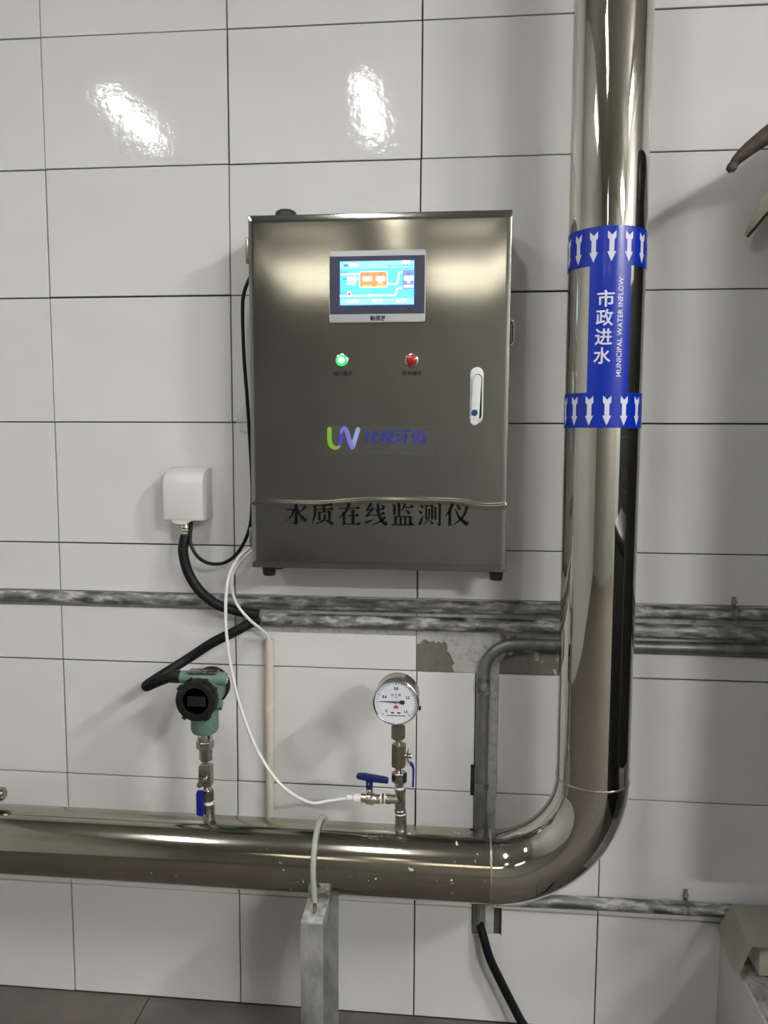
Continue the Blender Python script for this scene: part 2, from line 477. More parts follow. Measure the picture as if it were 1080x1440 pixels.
# wall tiles, 450 x 300, cut round the conduit grooves and the chased channel
GAP = 0.0016
CUTS = [(-9, 0.468, 1.0395, 1.0795), (0.468, 0.898, 0.987, 1.0795), (0.898, 1.35, 0.8985, 1.0805), (1.35, 9, 0.9585, 1.0805),
        (1.042, 1.098, 0.596, 0.95), (1.034, 1.098, 0.589, 0.67), (1.043, 1.096, 0.232, 0.60), (1.043, 1.116, 0.232, 0.304)]
share = {}
def tile_piece(name, cells, rx, rz, origin, key=None):
    o = None
    if key and key in share:
        me = share[key]
        o = bpy.data.objects.new(name, me); COL.objects.link(o)
    else:
        bm = bmesh.new()
        vmap = {}
        def V(x, z):
            k = (round(x, 5), round(z, 5))
            if k not in vmap: vmap[k] = bm.verts.new((x - origin[0], 0, z - origin[1]))
            return vmap[k]
        for (x0, x1, z0, z1) in cells:
            bm.faces.new((V(x0, z0), V(x1, z0), V(x1, z1), V(x0, z1)))
        bmesh.ops.dissolve_limit(bm, angle_limit=0.01, verts=bm.verts, edges=bm.edges)
        ext = bmesh.ops.extrude_face_region(bm, geom=list(bm.faces))
        for v in [e for e in ext['geom'] if isinstance(e, bmesh.types.BMVert)]:
            v.co.y += 0.008
        bmesh.ops.recalc_face_normals(bm, faces=bm.faces)
        es = [e for e in bm.edges if len(e.link_faces) == 2 and e.calc_face_angle(0) > 0.5 and max(v.co.y for v in e.verts) < 0.001]
        bmesh.ops.bevel(bm, geom=es, offset=0.0009, segments=1, profile=0.5, affect='EDGES')
        me = bpy.data.meshes.new(name)
        bm.to_mesh(me); bm.free()
        me.materials.append(M['tile'])
        if key: share[key] = me
        o = bpy.data.objects.new(name, me); COL.objects.link(o)
    o.parent = wall
    o.location = (origin[0], 0, origin[1])
    o.rotation_euler = (rx, 0, rz)
    return o
def sub(rect):
    x0, x1, z0, z1 = rect
    cuts = [c for c in CUTS if c[0] < x1 and c[1] > x0 and c[2] < z1 and c[3] > z0]
    if not cuts: return None
    xs = sorted({x0, x1} | {min(max(v, x0), x1) for c in cuts for v in c[:2]})
    zs = sorted({z0, z1} | {min(max(v, z0), z1) for c in cuts for v in c[2:]})
    cells = {}
    for i in range(len(xs) - 1):
        for j in range(len(zs) - 1):
            mx, mz = (xs[i] + xs[i + 1]) / 2, (zs[j] + zs[j + 1]) / 2
            if not any(c[0] < mx < c[1] and c[2] < mz < c[3] for c in cuts):
                cells[(i, j)] = (xs[i], xs[i + 1], zs[j], zs[j + 1])
    comps = []
    todo = set(cells)
    while todo:
        st = [todo.pop()]; comp = list(st)
        while st:
            i, j = st.pop()
            for n in ((i + 1, j), (i - 1, j), (i, j + 1), (i, j - 1)):
                if n in todo: todo.remove(n); st.append(n); comp.append(n)
        comps.append([cells[c] for c in comp])
    return comps
rt = random.Random(3)
for col in range(-4, 11):
    for row in range(0, 12):
        jx, jz = rt.uniform(-0.0008, 0.0008), rt.uniform(-0.0008, 0.0008)
        rect = (col * 0.45 + GAP, (col + 1) * 0.45 - GAP, row * 0.3 + GAP, (row + 1) * 0.3 - GAP)
        rx, rz = R(rt.uniform(-0.1, 0.1)), R(rt.uniform(-0.1, 0.1))
        comps = sub(rect)
        cx, cz = (rect[0] + rect[1]) / 2, (rect[2] + rect[3]) / 2
        if comps is None:
            o = tile_piece('tile', [rect], rx, rz, (cx, cz), 'full')
            o.location.x += jx; o.location.z += jz
        else:
            for comp in comps:
                a = [min(c[0] for c in comp), max(c[1] for c in comp), min(c[2] for c in comp), max(c[3] for c in comp)]
                if a[1] - a[0] < 0.006 or a[3] - a[2] < 0.006: continue
                tile_piece('cut_tile', comp, 0, 0, ((a[0] + a[1]) / 2, (a[2] + a[3]) / 2))

# mortar and plaster showing in the grooves (slightly uneven sheets behind the tile face)
def mortar_sheet(name, x0, x1, z0, z1, base, amp, mat, nx, nz, seed):
    bm = bmesh.new()
    rows = []
    for j in range(nz + 1):
        r_ = []
        for i in range(nx + 1):
            x = x0 + (x1 - x0) * i / nx; z = z0 + (z1 - z0) * j / nz
            n = noise.fractal(Vector((x * 30 + seed, z * 30, seed)), 1.0, 2.0, 4)
            r_.append(bm.verts.new((x, base - amp * n, z)))
        rows.append(r_)
    for j in range(nz):
        for i in range(nx):
            bm.faces.new((rows[j][i], rows[j][i + 1], rows[j + 1][i + 1], rows[j + 1][i]))
    face_forward(bm)
    return mesh_obj(name, bm, mat, wall, angle=80)
mortar_sheet('mortar_strip', X0, 0.4675, 1.0405, 1.0785, 0.004, 0.002, M['mortar'], 150, 4, 1.0)
mortar_sheet('mortar_strip', 0.4685, 0.8975, 0.988, 1.0785, 0.0035, 0.002, M['mortar'], 60, 10, 5.0)
mortar_sheet('mortar_strip', 0.8985, 1.349, 1.0, 1.0795, 0.0035, 0.002, M['mortar'], 60, 10, 9.0)
mortar_sheet('mortar_strip', 1.351, X1, 0.9595, 1.0795, 0.0035, 0.002, M['mortar'], 160, 12, 13.0)
mortar_sheet('plaster_patch', 0.899, 1.10, 0.8995, 1.0005, 0.003, 0.0016, M['mortar'], 24, 24, 21.0)
mortar_sheet('plaster_patch', 1.098, 1.349, 0.8995, 1.0, 0.0035, 0.002, M['plaster'], 50, 24, 25.0)
mortar_sheet('mortar_strip', 1.0445, 1.0975, 0.233, 0.902, 0.004, 0.002, M['mortar'], 14, 120, 29.0)
rg = random.Random(8)
pts = [(0.8995, 0.8998), (0.992, 0.8998)]
for k in range(12):
    pts.append((0.991 - 0.012 * k / 11 - 0.006 * (k > 7) + rg.uniform(-0.005, 0.004), 0.904 + 0.066 * k / 11 + rg.uniform(-0.002, 0.002)))
for k in range(12):
    pts.append((0.972 - 0.072 * k / 11, 0.972 + rg.uniform(-0.007, 0.008)))
pts[-1] = (0.8995, pts[-1][1])
bm = bmesh.new()
prism(bm, pts, lambda x, z: (x, 0.0005, z), (0, 0.003, 0))
mesh_obj('render_patch', bm, M['olive'], wall, smooth=False)
# a ragged olive patch where the plaster under the bent conduit has come away
bm = bmesh.new()
pts = [(1.099, 0.9005), (1.232, 0.9005), (1.225, 0.915), (1.205, 0.919), (1.198, 0.93), (1.175, 0.938), (1.16, 0.945), (1.135, 0.944), (1.12, 0.936), (1.101, 0.93)]
prism(bm, pts, lambda x, z: (x, 0.0005, z), (0, 0.003, 0))
mesh_obj('render_patch', bm, M['olive'], wall, smooth=False)

# ------------------------------------------------------------------ fluorescent lamps
def tube_lamp(x, d0, d1, label, cross=0.0, z=2.90, n=2, mat='lamp_tube'):
    t = thing('tube_lamp', label, 'lamp', P(x, (d0 + d1) / 2, z + 0.085), 'tube lamps hung under the ceiling')
    h = cross or (d1 - d0) / 2
    c = P(x, (d0 + d1) / 2, 0)
    turn = Matrix.Translation(c) @ Matrix.Rotation(R(90) if cross else 0, 4, 'Z')
    def put(name, bm, mat, **k):
        bm.transform(turn); mesh_obj(name, bm, mat, t, **k)
    w = 0.03 * n
    put('batten', bbox(-w, w, -h - 0.03, h + 0.03, z + 0.035, z + 0.085), M['lamp_white'], bevel=0.006)
    for k in range(n):
        s = (k - (n - 1) / 2) * 0.042
        put('tube', btube([P(s, -h, z), P(s, h, z)], 0.015, 12), M[mat])
    for s in (-1, 1):
        put('lamp_holder', bbox(-w + 0.005, w - 0.005, s * h - 0.01, s * h + 0.01, z - 0.02, z + 0.036), M['lamp_white'], bevel=0.003)
    for s in (-1, 1):
        put('hanger', btube([P(0, s * (h - 0.12), z + 0.084), P(0, s * (h - 0.12), ZC)], 0.004, 8), M['chrome'])
tube_lamp(-0.49, 1.38, 1.98, 'white twin tube lamp hung at the left of the room')
tube_lamp(0.59, 1.34, 2.00, 'white twin tube lamp hung nearest above the steel cabinet')
tube_lamp(4.05, 2.35, 3.15, 'wide white four tube lamp hung high at the right of the room', z=3.6, n=4, mat='lamp_tube_strong')
tube_lamp(4.05, 5.0, 5.0, 'wide white crosswise fill lamp added high at the far right of the room', cross=0.55, z=3.5, n=5, mat='lamp_tube_strong')  # unseen fill lamp, added to brighten the right of the tiled wall
tube_lamp(0.55, 3.5, 4.1, 'white twin tube lamp in the second row behind the camera', mat='lamp_tube_old')
for x, d, lb in ((-0.22, 4.9, 'white crosswise tube lamp, left one of the third row'), (1.05, 4.9, 'white crosswise tube lamp, right one of the third row'),
                 (-0.22, 5.6, 'white crosswise tube lamp, left one of the back row'), (1.05, 5.6, 'white crosswise tube lamp, right one of the back row')):
    tube_lamp(x, d, d, lb, cross=0.32, mat='lamp_tube_old')

# ------------------------------------------------------------------ the big stainless pipe
PR, PD, PZ = 0.0763, 0.20, 0.527            # radius, distance from wall, height of the run
RX, RB = 1.2895, 0.215                      # riser position, bend radius
pipe = thing('steel_pipe', 'large polished stainless pipe running along the wall and turning up', 'pipe', P(RX, PD, 0.0))
ex = RX - RB
ez = PZ + RB
XA = X0 + 0.001
mesh_obj('horizontal_run', btube([P(XA, PD, PZ + 0.004), P(ex, PD, PZ)], PR, 72), M['steel_dirty'], pipe)
arc = [P(ex + RB * math.sin(R(a)), PD, ez - RB * math.cos(R(a))) for a in [k * 90 / 40 for k in range(41)]]
mesh_obj('elbow', btube(arc, PR, 72), M['steel'], pipe, angle=60)
TOPX = 1.279
mesh_obj('riser', btube([P(RX, PD, ez), P(TOPX, PD, ZC - 0.001)], PR, 72), M['steel'], pipe)
def ring(center, axis, r, w, rw=0.0011, seg=64):
    bm = bmesh.new()
    a, u, v = AX[axis]
    prof = [(-w, 0), (-w * 0.5, rw), (w * 0.5, rw), (w, 0)]
    lathe(bm, center, axis, [(h, r + q) for h, q in prof], seg, closed=False)
    rn = random.Random(5)
    for vt in bm.verts: vt.co += a * rn.uniform(-0.0007, 0.0007)
    return bm
mesh_obj('weld_seam', ring(P(ex, PD, PZ), 'x', PR - 0.0002, 0.0026), M['weld'], pipe)
mesh_obj('weld_seam', ring(P(RX, PD, ez), 'z', PR - 0.0002, 0.0024), M['weld'], pipe)

# flow label wrapped round the riser
def riser_x(z): return RX + (TOPX - RX) * (z - ez) / (ZC - ez)
CAMANG = math.degrees(math.atan2(0.98938 - RX, 1.82546 - PD))     # the label was stuck on facing roughly into the room
def on_riser(ang, z, lift):
    a = R(ang + CAMANG)
    r = PR + lift
    return Vector((riser_x(z) + r * math.sin(a), -(PD + r * math.cos(a)), z))
def label_patch(bm, a0, a1, z0, z1, lift, n=48):
    r_ = [[bm.verts.new(on_riser(a0 + (a1 - a0) * k / n, z, lift)) for k in range(n + 1)] for z in (z0, z1)]
    for k in range(n):
        bm.faces.new((r_[0][k], r_[0][k + 1], r_[1][k + 1], r_[1][k]))
flow = mesh_obj('flow_label', bmesh.new(), M['label_blue'], pipe)
LT1, LT0, LB1, LB0 = 1.871, 1.798, 1.555, 1.486
bm = bmesh.new()
label_patch(bm, -118, 112, LT0, LT1, 0.0006, 80)
label_patch(bm, -118, 112, LB0, LB1, 0.0006, 80)
label_patch(bm, -24, 37, LB1, LT0, 0.0006, 24)
bmesh.ops.remove_doubles(bm, verts=bm.verts, dist=0.00005)
for f in list(bm.faces): pass
bmesh.ops.solidify(bm, geom=list(bm.faces), thickness=0.0004)
bmesh.ops.recalc_face_normals(bm, faces=bm.faces)
bm.transform(Matrix.Translation(-parent_world(pipe)))
bm.to_mesh(flow.data); bm.free(); flow.data.shade_smooth(); flow.data.set_sharp_from_angle(angle=R(40))
flow['label'] = 'blue flow label with white arrows'
MM = 180 / PI / PR       # metres along the surface to degrees
def wrap_mesh(bm, ang, z, lift, name, mat):
    """bm is drawn flat in x,y (metres); it is cut into narrow strips and laid round the riser"""
    xs = [v.co.x for v in bm.verts]
    x = math.floor(min(xs) / 0.003) * 0.003
    while x < max(xs):
        bmesh.ops.bisect_plane(bm, geom=list(bm.verts) + list(bm.edges) + list(bm.faces), plane_co=(x, 0, 0), plane_no=(1, 0, 0), dist=1e-6)
        x += 0.003
    for v in bm.verts:
        v.co = on_riser(ang + v.co.x * MM, z + v.co.y, lift)
    bmesh.ops.recalc_face_normals(bm, faces=bm.faces)
    return mesh_obj(name, bm, mat, flow, smooth=False)
def arrow_bm():
    bm = bmesh.new()
    L, hw, sw, hh, tw, th = 0.058, 0.0082, 0.0045, 0.019, 0.0078, 0.013
    top, bot = L / 2, -L / 2
    poly1 = [(0, bot), (hw, bot + hh), (sw, bot + hh), (-sw, bot + hh), (-hw, bot + hh)]
    poly2 = [(-sw, bot + hh), (sw, bot + hh), (sw, top - th - 0.004), (tw, top - th), (tw, top), (0, top - 0.008), (-tw, top), (-tw, top - th), (-sw, top - th - 0.004)]
    for pl in (poly1, poly2):
        bm.faces.new([bm.verts.new((x, y, 0)) for x, y in pl])
    bmesh.ops.triangulate(bm, faces=bm.faces)
    return bm
for k in range(9):
    wrap_mesh(arrow_bm(), 6.5 + 25.3 * (k - 4), (LT0 + LT1) / 2 - 0.002, 0.0013, 'arrow', M['label_white'])
for k in range(9):
    wrap_mesh(arrow_bm(), 6.0 + 25.3 * (k - 4), (LB0 + LB1) / 2 - 0.001, 0.0013, 'arrow', M['label_white'])
def fit_bm(bm, w=None, h=None):
    xs = [v.co.x for v in bm.verts]; ys = [v.co.y for v in bm.verts]
    cx, cy = (min(xs) + max(xs)) / 2, (min(ys) + max(ys)) / 2
    fx = w / (max(xs) - min(xs)) if w else h / (max(ys) - min(ys))
    fy = h / (max(ys) - min(ys)) if h else fx
    for v in bm.verts:
        v.co = Vector(((v.co.x - cx) * fx, (v.co.y - cy) * fy, 0))
    return bm
for ch, z, a in (('市', 1.7345, 0.5), ('政', 1.6985, -0.8), ('进', 1.6615, -1.6), ('水', 1.6255, -3.0)):
    wrap_mesh(fit_bm(text_bm(ch, 0.034, 0.0006), 0.0325, 0.0318), a, z, 0.0013, 'lettering', M['label_white'])
bm = fit_bm(text_bm('MUNICIPAL WATER INFLOW', 0.013, 0.0001, 1.06), 0.189, 0.0098)
for v in bm.verts: v.co = Vector((-v.co.y, v.co.x, 0))
wrap_mesh(bm, 21.0, 1.6795, 0.0013, 'lettering', M['label_white'])

# small plugged fitting on the run at the far left
fit = thing('pipe_plug', 'small grey plugged fitting on the steel pipe at the left edge', 'fitting', P(-0.075, PD, PZ + PR))
mesh_obj('nipple', blathe(P(-0.085, PD, PZ + PR - 0.004), 'z', [(0, 0.011), (0.03, 0.011)], 20), M['fitting'], fit)
mesh_obj('body', blathe(P(-0.118, PD, PZ + PR + 0.033), 'x', [(0, 0.014), (0.045, 0.014), (0.047, 0.016), (0.068, 0.016), (0.073, 0.011)], 20), M['fitting'], fit)

# ------------------------------------------------------------------ pipe support and U-bolt
sup = thing('pipe_support', 'galvanised channel steel post carrying the steel pipe', 'bracket', P(0.70, 0.22, 0))
TZ = PZ - PR - 0.003
sx0, sx1, sd0, sd1 = 0.674, 0.7225, 0.135, 0.315
mesh_obj('front_flange', bbox(sx0, sx1, sd1 - 0.007, sd1, 0, TZ - 0.006), M['galv'], sup, bevel=0.0012)
mesh_obj('back_flange', bbox(sx0, sx1 + 0.006, sd0, sd0 + 0.007, 0, TZ - 0.006), M['galv'], sup, bevel=0.0012)
mesh_obj('web', bbox(sx0, sx0 + 0.006, sd0 + 0.007, sd1 - 0.007, 0, TZ - 0.006), M['galv'], sup)
mesh_obj('top_plate', bbox(sx0 + 0.001, sx1 - 0.001, sd0 - 0.002, sd1 - 0.001, TZ - 0.0065, TZ), M['galv_scrape'], sup, bevel=0.0012)
mesh_obj('top_lip', bbox(sx1 - 0.006, sx1, sd0 + 0.007, sd1 - 0.007, TZ - 0.03, TZ - 0.0055), M['galv'], sup, bevel=0.001)
UR = PR + 0.0065
ux = 0.696
up = [P(ux + 0.003, PD + UR + 0.002, TZ - 0.03)] + [P(ux + 0.003, PD + UR + 0.002, TZ + 0.02)]
pts = [P(ux + 0.003, PD + UR, TZ + 0.025)] + [P(ux - 0.004 * math.sin(R(a)) + 0.006 * a / 180, PD + UR * math.cos(R(a)), PZ + UR * math.sin(R(a))) for a in range(0, 181, 9)] + [P(ux + 0.006, PD - UR, TZ + 0.025)]
mesh_obj('sleeve', btube(pts, 0.0062, 14), M['pvc_clear'], sup, angle=60)
for d in (PD + UR, PD - UR):
    mesh_obj('bolt_leg', btube([P(ux + 0.003, d, TZ - 0.04), P(ux + 0.003, d, TZ + 0.028)], 0.0045, 12), M['fitting'], sup)

# ------------------------------------------------------------------ conduits in the wall grooves
def conduit(label, pts, r, extra=None):
    o = mesh_obj('steel_conduit', btube(pts, r, 20), M['conduit'], None, angle=60)
    return tag(o, label, 'conduit')
def wob(x0, x1, z0, z1, d, n, seed, amp=0.0012):
    rn = random.Random(seed)
    return [P(x0 + (x1 - x0) * k / n, d + rn.uniform(-amp, amp) * 0.5, z0 + (z1 - z0) * k / n + rn.uniform(-amp, amp)) for k in range(n + 1)]
conduit('upper galvanised conduit running the whole width of the wall groove', wob(X0 + 0.002, X1 - 0.05, 1.0605, 1.0625, 0.001, 26, 2), 0.0155)
conduit('middle galvanised conduit that starts at the black hose end', wob(0.522, X1 - 0.05, 1.0205, 1.0085, 0.003, 18, 4), 0.0165)
bend = [P(X1 - 0.05, 0.002, 0.980), P(2.2, 0.002, 0.979), P(1.6, 0.002, 0.978), P(1.145, 0.003, 0.975)]
cxb, czb, rb = 1.137, 0.900, 0.075
bend += [P(cxb - rb * math.sin(R(a)), 0.005, czb + rb * math.cos(R(a))) for a in range(6, 91, 7)]
bend += [P(1.0615, 0.006, 0.75), P(1.0605, 0.006, 0.5), P(1.062, 0.007, 0.268)]
bc = thing('bent_conduit', 'lower galvanised conduit that bends down behind the elbow into the wall slot', 'conduit', P(1.0615, 0.009, 0.27))
mesh_obj('conduit_pipe', btube(bend, 0.0143, 20), M['conduit_dark'], bc, angle=60)
mesh_obj('coupling', blathe(P(1.061, 0.009, 0.612), 'z', [(0, 0.0163), (0.004, 0.0172), (0.014, 0.0172), (0.018, 0.0163)], 20), M['conduit'], bc)
mesh_obj('coupling', blathe(P(1.0615, 0.009, 0.855), 'z', [(0, 0.015), (0.003, 0.0156), (0.03, 0.0156), (0.034, 0.015)], 20), M['conduit'], bc)
conduit('thin galvanised conduit low on the wall, right of the elbow', [P(1.10, 0.0165, 0.337), P(1.35, 0.0165, 0.341), P(1.7, 0.0165, 0.343), P(2.3, 0.0165, 0.344), P(X1 - 0.05, 0.0165, 0.345)], 0.0155)
def clip(x, z, r, label, d=0.0165):
    t = thing('conduit_clip', label, 'clip', P(x, 0, z))
    pts = [P(x, 0.001, z - r - 0.003)] + [P(x, d + (r + 0.001) * math.cos(R(a)), z + (r + 0.001) * math.sin(R(a))) for a in range(-80, 81, 16)] + [P(x, 0.002, z + r + 0.002)]
    bm = bmesh.new()
    ra = [bm.verts.new(p + Vector((-0.004, 0, 0))) for p in pts]; rb_ = [bm.verts.new(p + Vector((0.004, 0, 0))) for p in pts]
    for k in range(len(pts) - 1): bm.faces.new((ra[k], ra[k + 1], rb_[k + 1], rb_[k]))
    bmesh.ops.solidify(bm, geom=list(bm.faces), thickness=0.0012)
    mesh_obj('strap', bm, M['galv'], t)
    mesh_obj('tab', bbox(x - 0.005, x + 0.005, 0.0005, 0.0025, z + r, z + r + 0.024), M['galv'], t)
    mesh_obj('nail', blathe(P(x, 0.0025, z + r + 0.014), 'd', [(0, 0.003), (0.008, 0.003), (0.0085, 0.006), (0.0105, 0.005)], 10), M['galv_scrape'], t)
clip(1.555, 0.3425, 0.0155, 'small strap clip holding the thin low conduit')
clip(1.634, 1.0622, 0.0155, 'small strap clip nailed over the upper conduit', 0.006)

# ------------------------------------------------------------------ black cable leaving the slot
cb = catmull([P(1.063, 0.009, 0.30), P(1.064, 0.012, 0.265), P(1.074, 0.022, 0.232), P(1.088, 0.03, 0.19), P(1.112, 0.032, 0.14), P(1.144, 0.034, 0.078), P(1.172, 0.04, 0.03), P(1.20, 0.06, 0.0125), P(1.26, 0.12, 0.0115), P(1.36, 0.26, 0.0115), P(1.42, 0.5, 0.0115)], 8)
tag(mesh_obj('power_cable', btube(cb, 0.0108, 14), M['black_cable'], None, angle=60), 'thick black cable dropping from the wall slot to the floor', 'cable')

# ------------------------------------------------------------------ white socket cover
sb = thing('socket_cover', 'white plastic socket cover with rounded top on the tiles', 'socket', P(0.349, 0, 1.268))
prof = [(0.002, 1.268), (0.066, 1.266), (0.0695, 1.269), (0.071, 1.30), (0.071, 1.350), (0.0685, 1.362), (0.062, 1.374), (0.05, 1.383), (0.034, 1.389), (0.002, 1.392)]
bm = bmesh.new()
L = [bm.verts.new(P(0.3005 + (0.002 if d < 0.06 else 0), d, z)) for d, z in prof]
Rr = [bm.verts.new(P(0.3965, d, z)) for d, z in prof]
bm.faces.new(L); bm.faces.new(list(reversed(Rr)))
for i in range(len(prof)):
    j = (i + 1) % len(prof); bm.faces.new((L[i], L[j], Rr[j], Rr[i]))
bmesh.ops.recalc_face_normals(bm, faces=bm.faces)
mesh_obj('cover', bm, M['white_plastic'], sb, bevel=0.0018, angle=28)
bm = bmesh.new()
prism(bm, [(0.318, 1.2675), (0.328, 1.261), (0.331, 1.2585), (0.355, 1.2585), (0.359, 1.262), (0.368, 1.2675)], lambda x, z: P(x, 0.0700, z), (0, 0.012, 0))
mesh_obj('cable_tab', bm, M['white_plastic'], sb, smooth=False)

# black hoses
def hose(name, pts, r, label, rip=0.0007, step=0.0022):
    pl = resample(catmull(pts, 14), step)
    rad = [r + (rip if k % 2 else -rip) for k in range(len(pl))]
    t = thing(name, label, 'hose', pl[-1])
    mesh_obj('hose_body', btube(pl, rad, 14), M['hose'], t, angle=75)
    return t
h1 = hose('corrugated_hose', [P(0.3455, 0.05, 1.230), P(0.343, 0.056, 1.21), P(0.342, 0.058, 1.19), P(0.352, 0.058, 1.145), P(0.379, 0.055, 1.098), P(0.418, 0.048, 1.064), P(0.470, 0.040, 1.046), P(0.519, 0.036, 1.038)], 0.0122,
          'black corrugated hose hanging from the white socket cover')
mesh_obj('metal_gland', blathe(P(0.3455, 0.05, 1.222), 'z', [(0, 0.0122)] + [(0.003 + 0.0035 * k, 0.0122 if k % 2 else 0.0108) for k in range(8)] + [(0.034, 0.0105)], 18), M['nickel'], h1)
h2 = hose('corrugated_hose', [P(0.519, 0.034, 1.026), P(0.508, 0.036, 1.0215), P(0.463, 0.05, 0.998), P(0.410, 0.054, 0.971), P(0.356, 0.058, 0.935), P(0.327, 0.072, 0.917), P(0.300, 0.098, 0.901), P(0.286, 0.125, 0.893), P(0.283, 0.147, 0.8915), P(0.291, 0.168, 0.896), P(0.312, 0.187, 0.909), P(0.338, 0.197, 0.922), P(0.358, 0.2, 0.930), P(0.372, 0.2, 0.932)], 0.0118,
          'black corrugated hose looping down to the teal transmitter')
mesh_obj('gland', blathe(P(0.356, 0.2, 0.931), 'x', [(0, 0.0125), (0.004, 0.0142), (0.024, 0.0142), (0.027, 0.012)], 16), M['black_enamel'], h2)

# thin black power lead of the cabinet
pl = catmull([P(0.545, 0.055, 1.865), P(0.527, 0.058, 1.853), P(0.511, 0.06, 1.824), P(0.498, 0.06, 1.79), P(0.495, 0.06, 1.75), P(0.497, 0.06, 1.653), P(0.503, 0.06, 1.56), P(0.508, 0.06, 1.47), P(0.512, 0.06, 1.38), P(0.512, 0.06, 1.31), P(0.504, 0.06, 1.247), P(0.479, 0.06, 1.196), P(0.445, 0.06, 1.168), P(0.407, 0.06, 1.165), P(0.378, 0.06, 1.181), P(0.361, 0.058, 1.211), P(0.359, 0.05, 1.245), P(0.3595, 0.045, 1.275)], 10)
tag(mesh_obj('power_lead', btube(pl, 0.0042, 12), M['black_cable'], None, angle=60), 'thin black lead looping from the cabinet side to the white socket cover', 'cable')

# beige riser tube and white sampling tubes
bt = thing('beige_tube', 'beige plastic tube standing upright against the tiles', 'tube', P(0.537, 0.0145, 0.30))
mesh_obj('tube_body', btube([P(0.5365, 0.0135, 0.40), P(0.537, 0.0135, 0.70), P(0.5385, 0.0135, 0.969)], 0.0102, 20), M['beige'], bt)
mesh_obj('socket_joint', blathe(P(0.5375, 0.0145, 0.79), 'z', [(0, 0.0108), (0.002, 0.0114), (0.012, 0.0114), (0.014, 0.0108)], 20), M['beige'], bt)
mesh_obj('mouth', blathe(P(0.5385, 0.0135, 0.966), 'z', [(0, 0.0104), (0.006, 0.0107), (0.0065, 0.008), (0.004, 0.0075)], 20), M['beige'], bt)
w1 = catmull([P(0.545, 0.09, 1.226), P(0.522, 0.1, 1.213), P(0.492, 0.11, 1.187), P(0.470, 0.12, 1.139), P(0.466, 0.13, 1.066), P(0.472, 0.14, 0.998), P(0.487, 0.15, 0.917), P(0.514, 0.165, 0.835), P(0.554, 0.18, 0.752), P(0.608, 0.19, 0.684), P(0.673, 0.2, 0.653), P(0.718, 0.2, 0.659), P(0.757, 0.2, 0.6665)], 10)
w1[-1] = P(0.757, 0.2, 0.6665)
tag(mesh_obj('sampling_tube', btube(w1, 0.0037, 12), M['white_tube'], None, angle=60), 'long thin white tube curving from the cabinet to the small valve', 'tube')
w2 = catmull([P(0.545, 0.05, 1.221), P(0.512, 0.055, 1.199), P(0.472, 0.06, 1.156), P(0.460, 0.06, 1.117), P(0.470, 0.055, 1.068), P(0.499, 0.052, 1.030), P(0.524, 0.04, 1.004), P(0.536, 0.022, 0.982), P(0.5385, 0.0135, 0.955)], 10)
tag(mesh_obj('drain_tube', btube(w2, 0.0036, 12), M['white_tube'], None, angle=60), 'short thin white tube running into the top of the beige tube', 'tube')

# ------------------------------------------------------------------ the stainless monitoring cabinet
CX0, CX1, CZ0, CZ1, CD = 0.5345, 1.0995, 1.173, 1.9405, 0.150
cab = thing('monitor_cabinet', 'brushed stainless wall cabinet with touch screen, lamps and black title lettering', 'cabinet', P(0.817, 0.0, CZ0))
mesh_obj('body', bbox(CX0 + 0.004, CX1 - 0.004, 0.0008, 0.1285, CZ0 + 0.003, CZ1 - 0.003), M['brushed'], cab, bevel=0.002)
def glint_ridge_z(x):  # ridge shaped into the sheet to catch light as a wavy bright line
    t = (x - CX0) / (CX1 - CX0)
    s = lambda a, b, v: max(0.0, min(1.0, (v - a) / (b - a)))
    sm = lambda q: q * q * (3 - 2 * q)
    return 1.3215 - 0.003 * sm(s(0.0, 0.2, t)) + 0.010 * sm(s(0.25, 0.5, t)) - 0.011 * sm(s(0.78, 0.92, t)) + 0.0025 * sm(s(0.92, 1.0, t))
zs = [CZ0 + 0.002 + (1.300 - CZ0 - 0.002) * k / 8 for k in range(8)] + [1.300 + 0.0008 * k for k in range(56)] + [1.3448 + (CZ1 - 0.002 - 1.3448) * k / 40 for k in range(41)]
nx = 56
bm = bmesh.new()
grid = []
for z in zs:
    row = []
    for i in range(nx + 1):
        x = CX0 + 0.002 + (CX1 - CX0 - 0.004) * i / nx
        q = (z - glint_ridge_z(x)) / 0.0034
        n = noise.noise(Vector((x * 4.0, z * 5.0, 2.0)))
        edge = min(1.0, min(x - CX0, CX1 - x, z - CZ0, CZ1 - z) / 0.05)
        row.append(bm.verts.new((x, -(CD + 0.0017 * math.exp(-0.5 * q * q) + 0.0011 * n * edge), z)))
    grid.append(row)
for j in range(len(zs) - 1):
    for i in range(nx):
        bm.faces.new((grid[j][i], grid[j][i + 1], grid[j + 1][i + 1], grid[j + 1][i]))
border = grid[0] + [r_[-1] for r_ in grid[1:]] + list(reversed(grid[-1][:-1])) + [r_[0] for r_ in reversed(grid[1:-1])]
prev = border
for out, back in ((0.0014, 0.0006), (0.002, 0.002), (0.002, 0.0205)):
    cur = []
    for v in border:
        x, z = v.co.x, v.co.z
        dx = -1 if x < CX0 + 0.003 else (1 if x > CX1 - 0.003 else 0)
        dz = -1 if z < CZ0 + 0.003 else (1 if z > CZ1 - 0.003 else 0)
        cur.append(bm.verts.new((x + dx * out, v.co.y + back, z + dz * out)))
    for k in range(len(border)):
        k2 = (k + 1) % len(border)
        bm.faces.new((prev[k], prev[k2], cur[k2], cur[k]))
    prev = cur
bmesh.ops.recalc_face_normals(bm, faces=bm.faces)
mesh_obj('door', bm, M['brushed'], cab, angle=50)
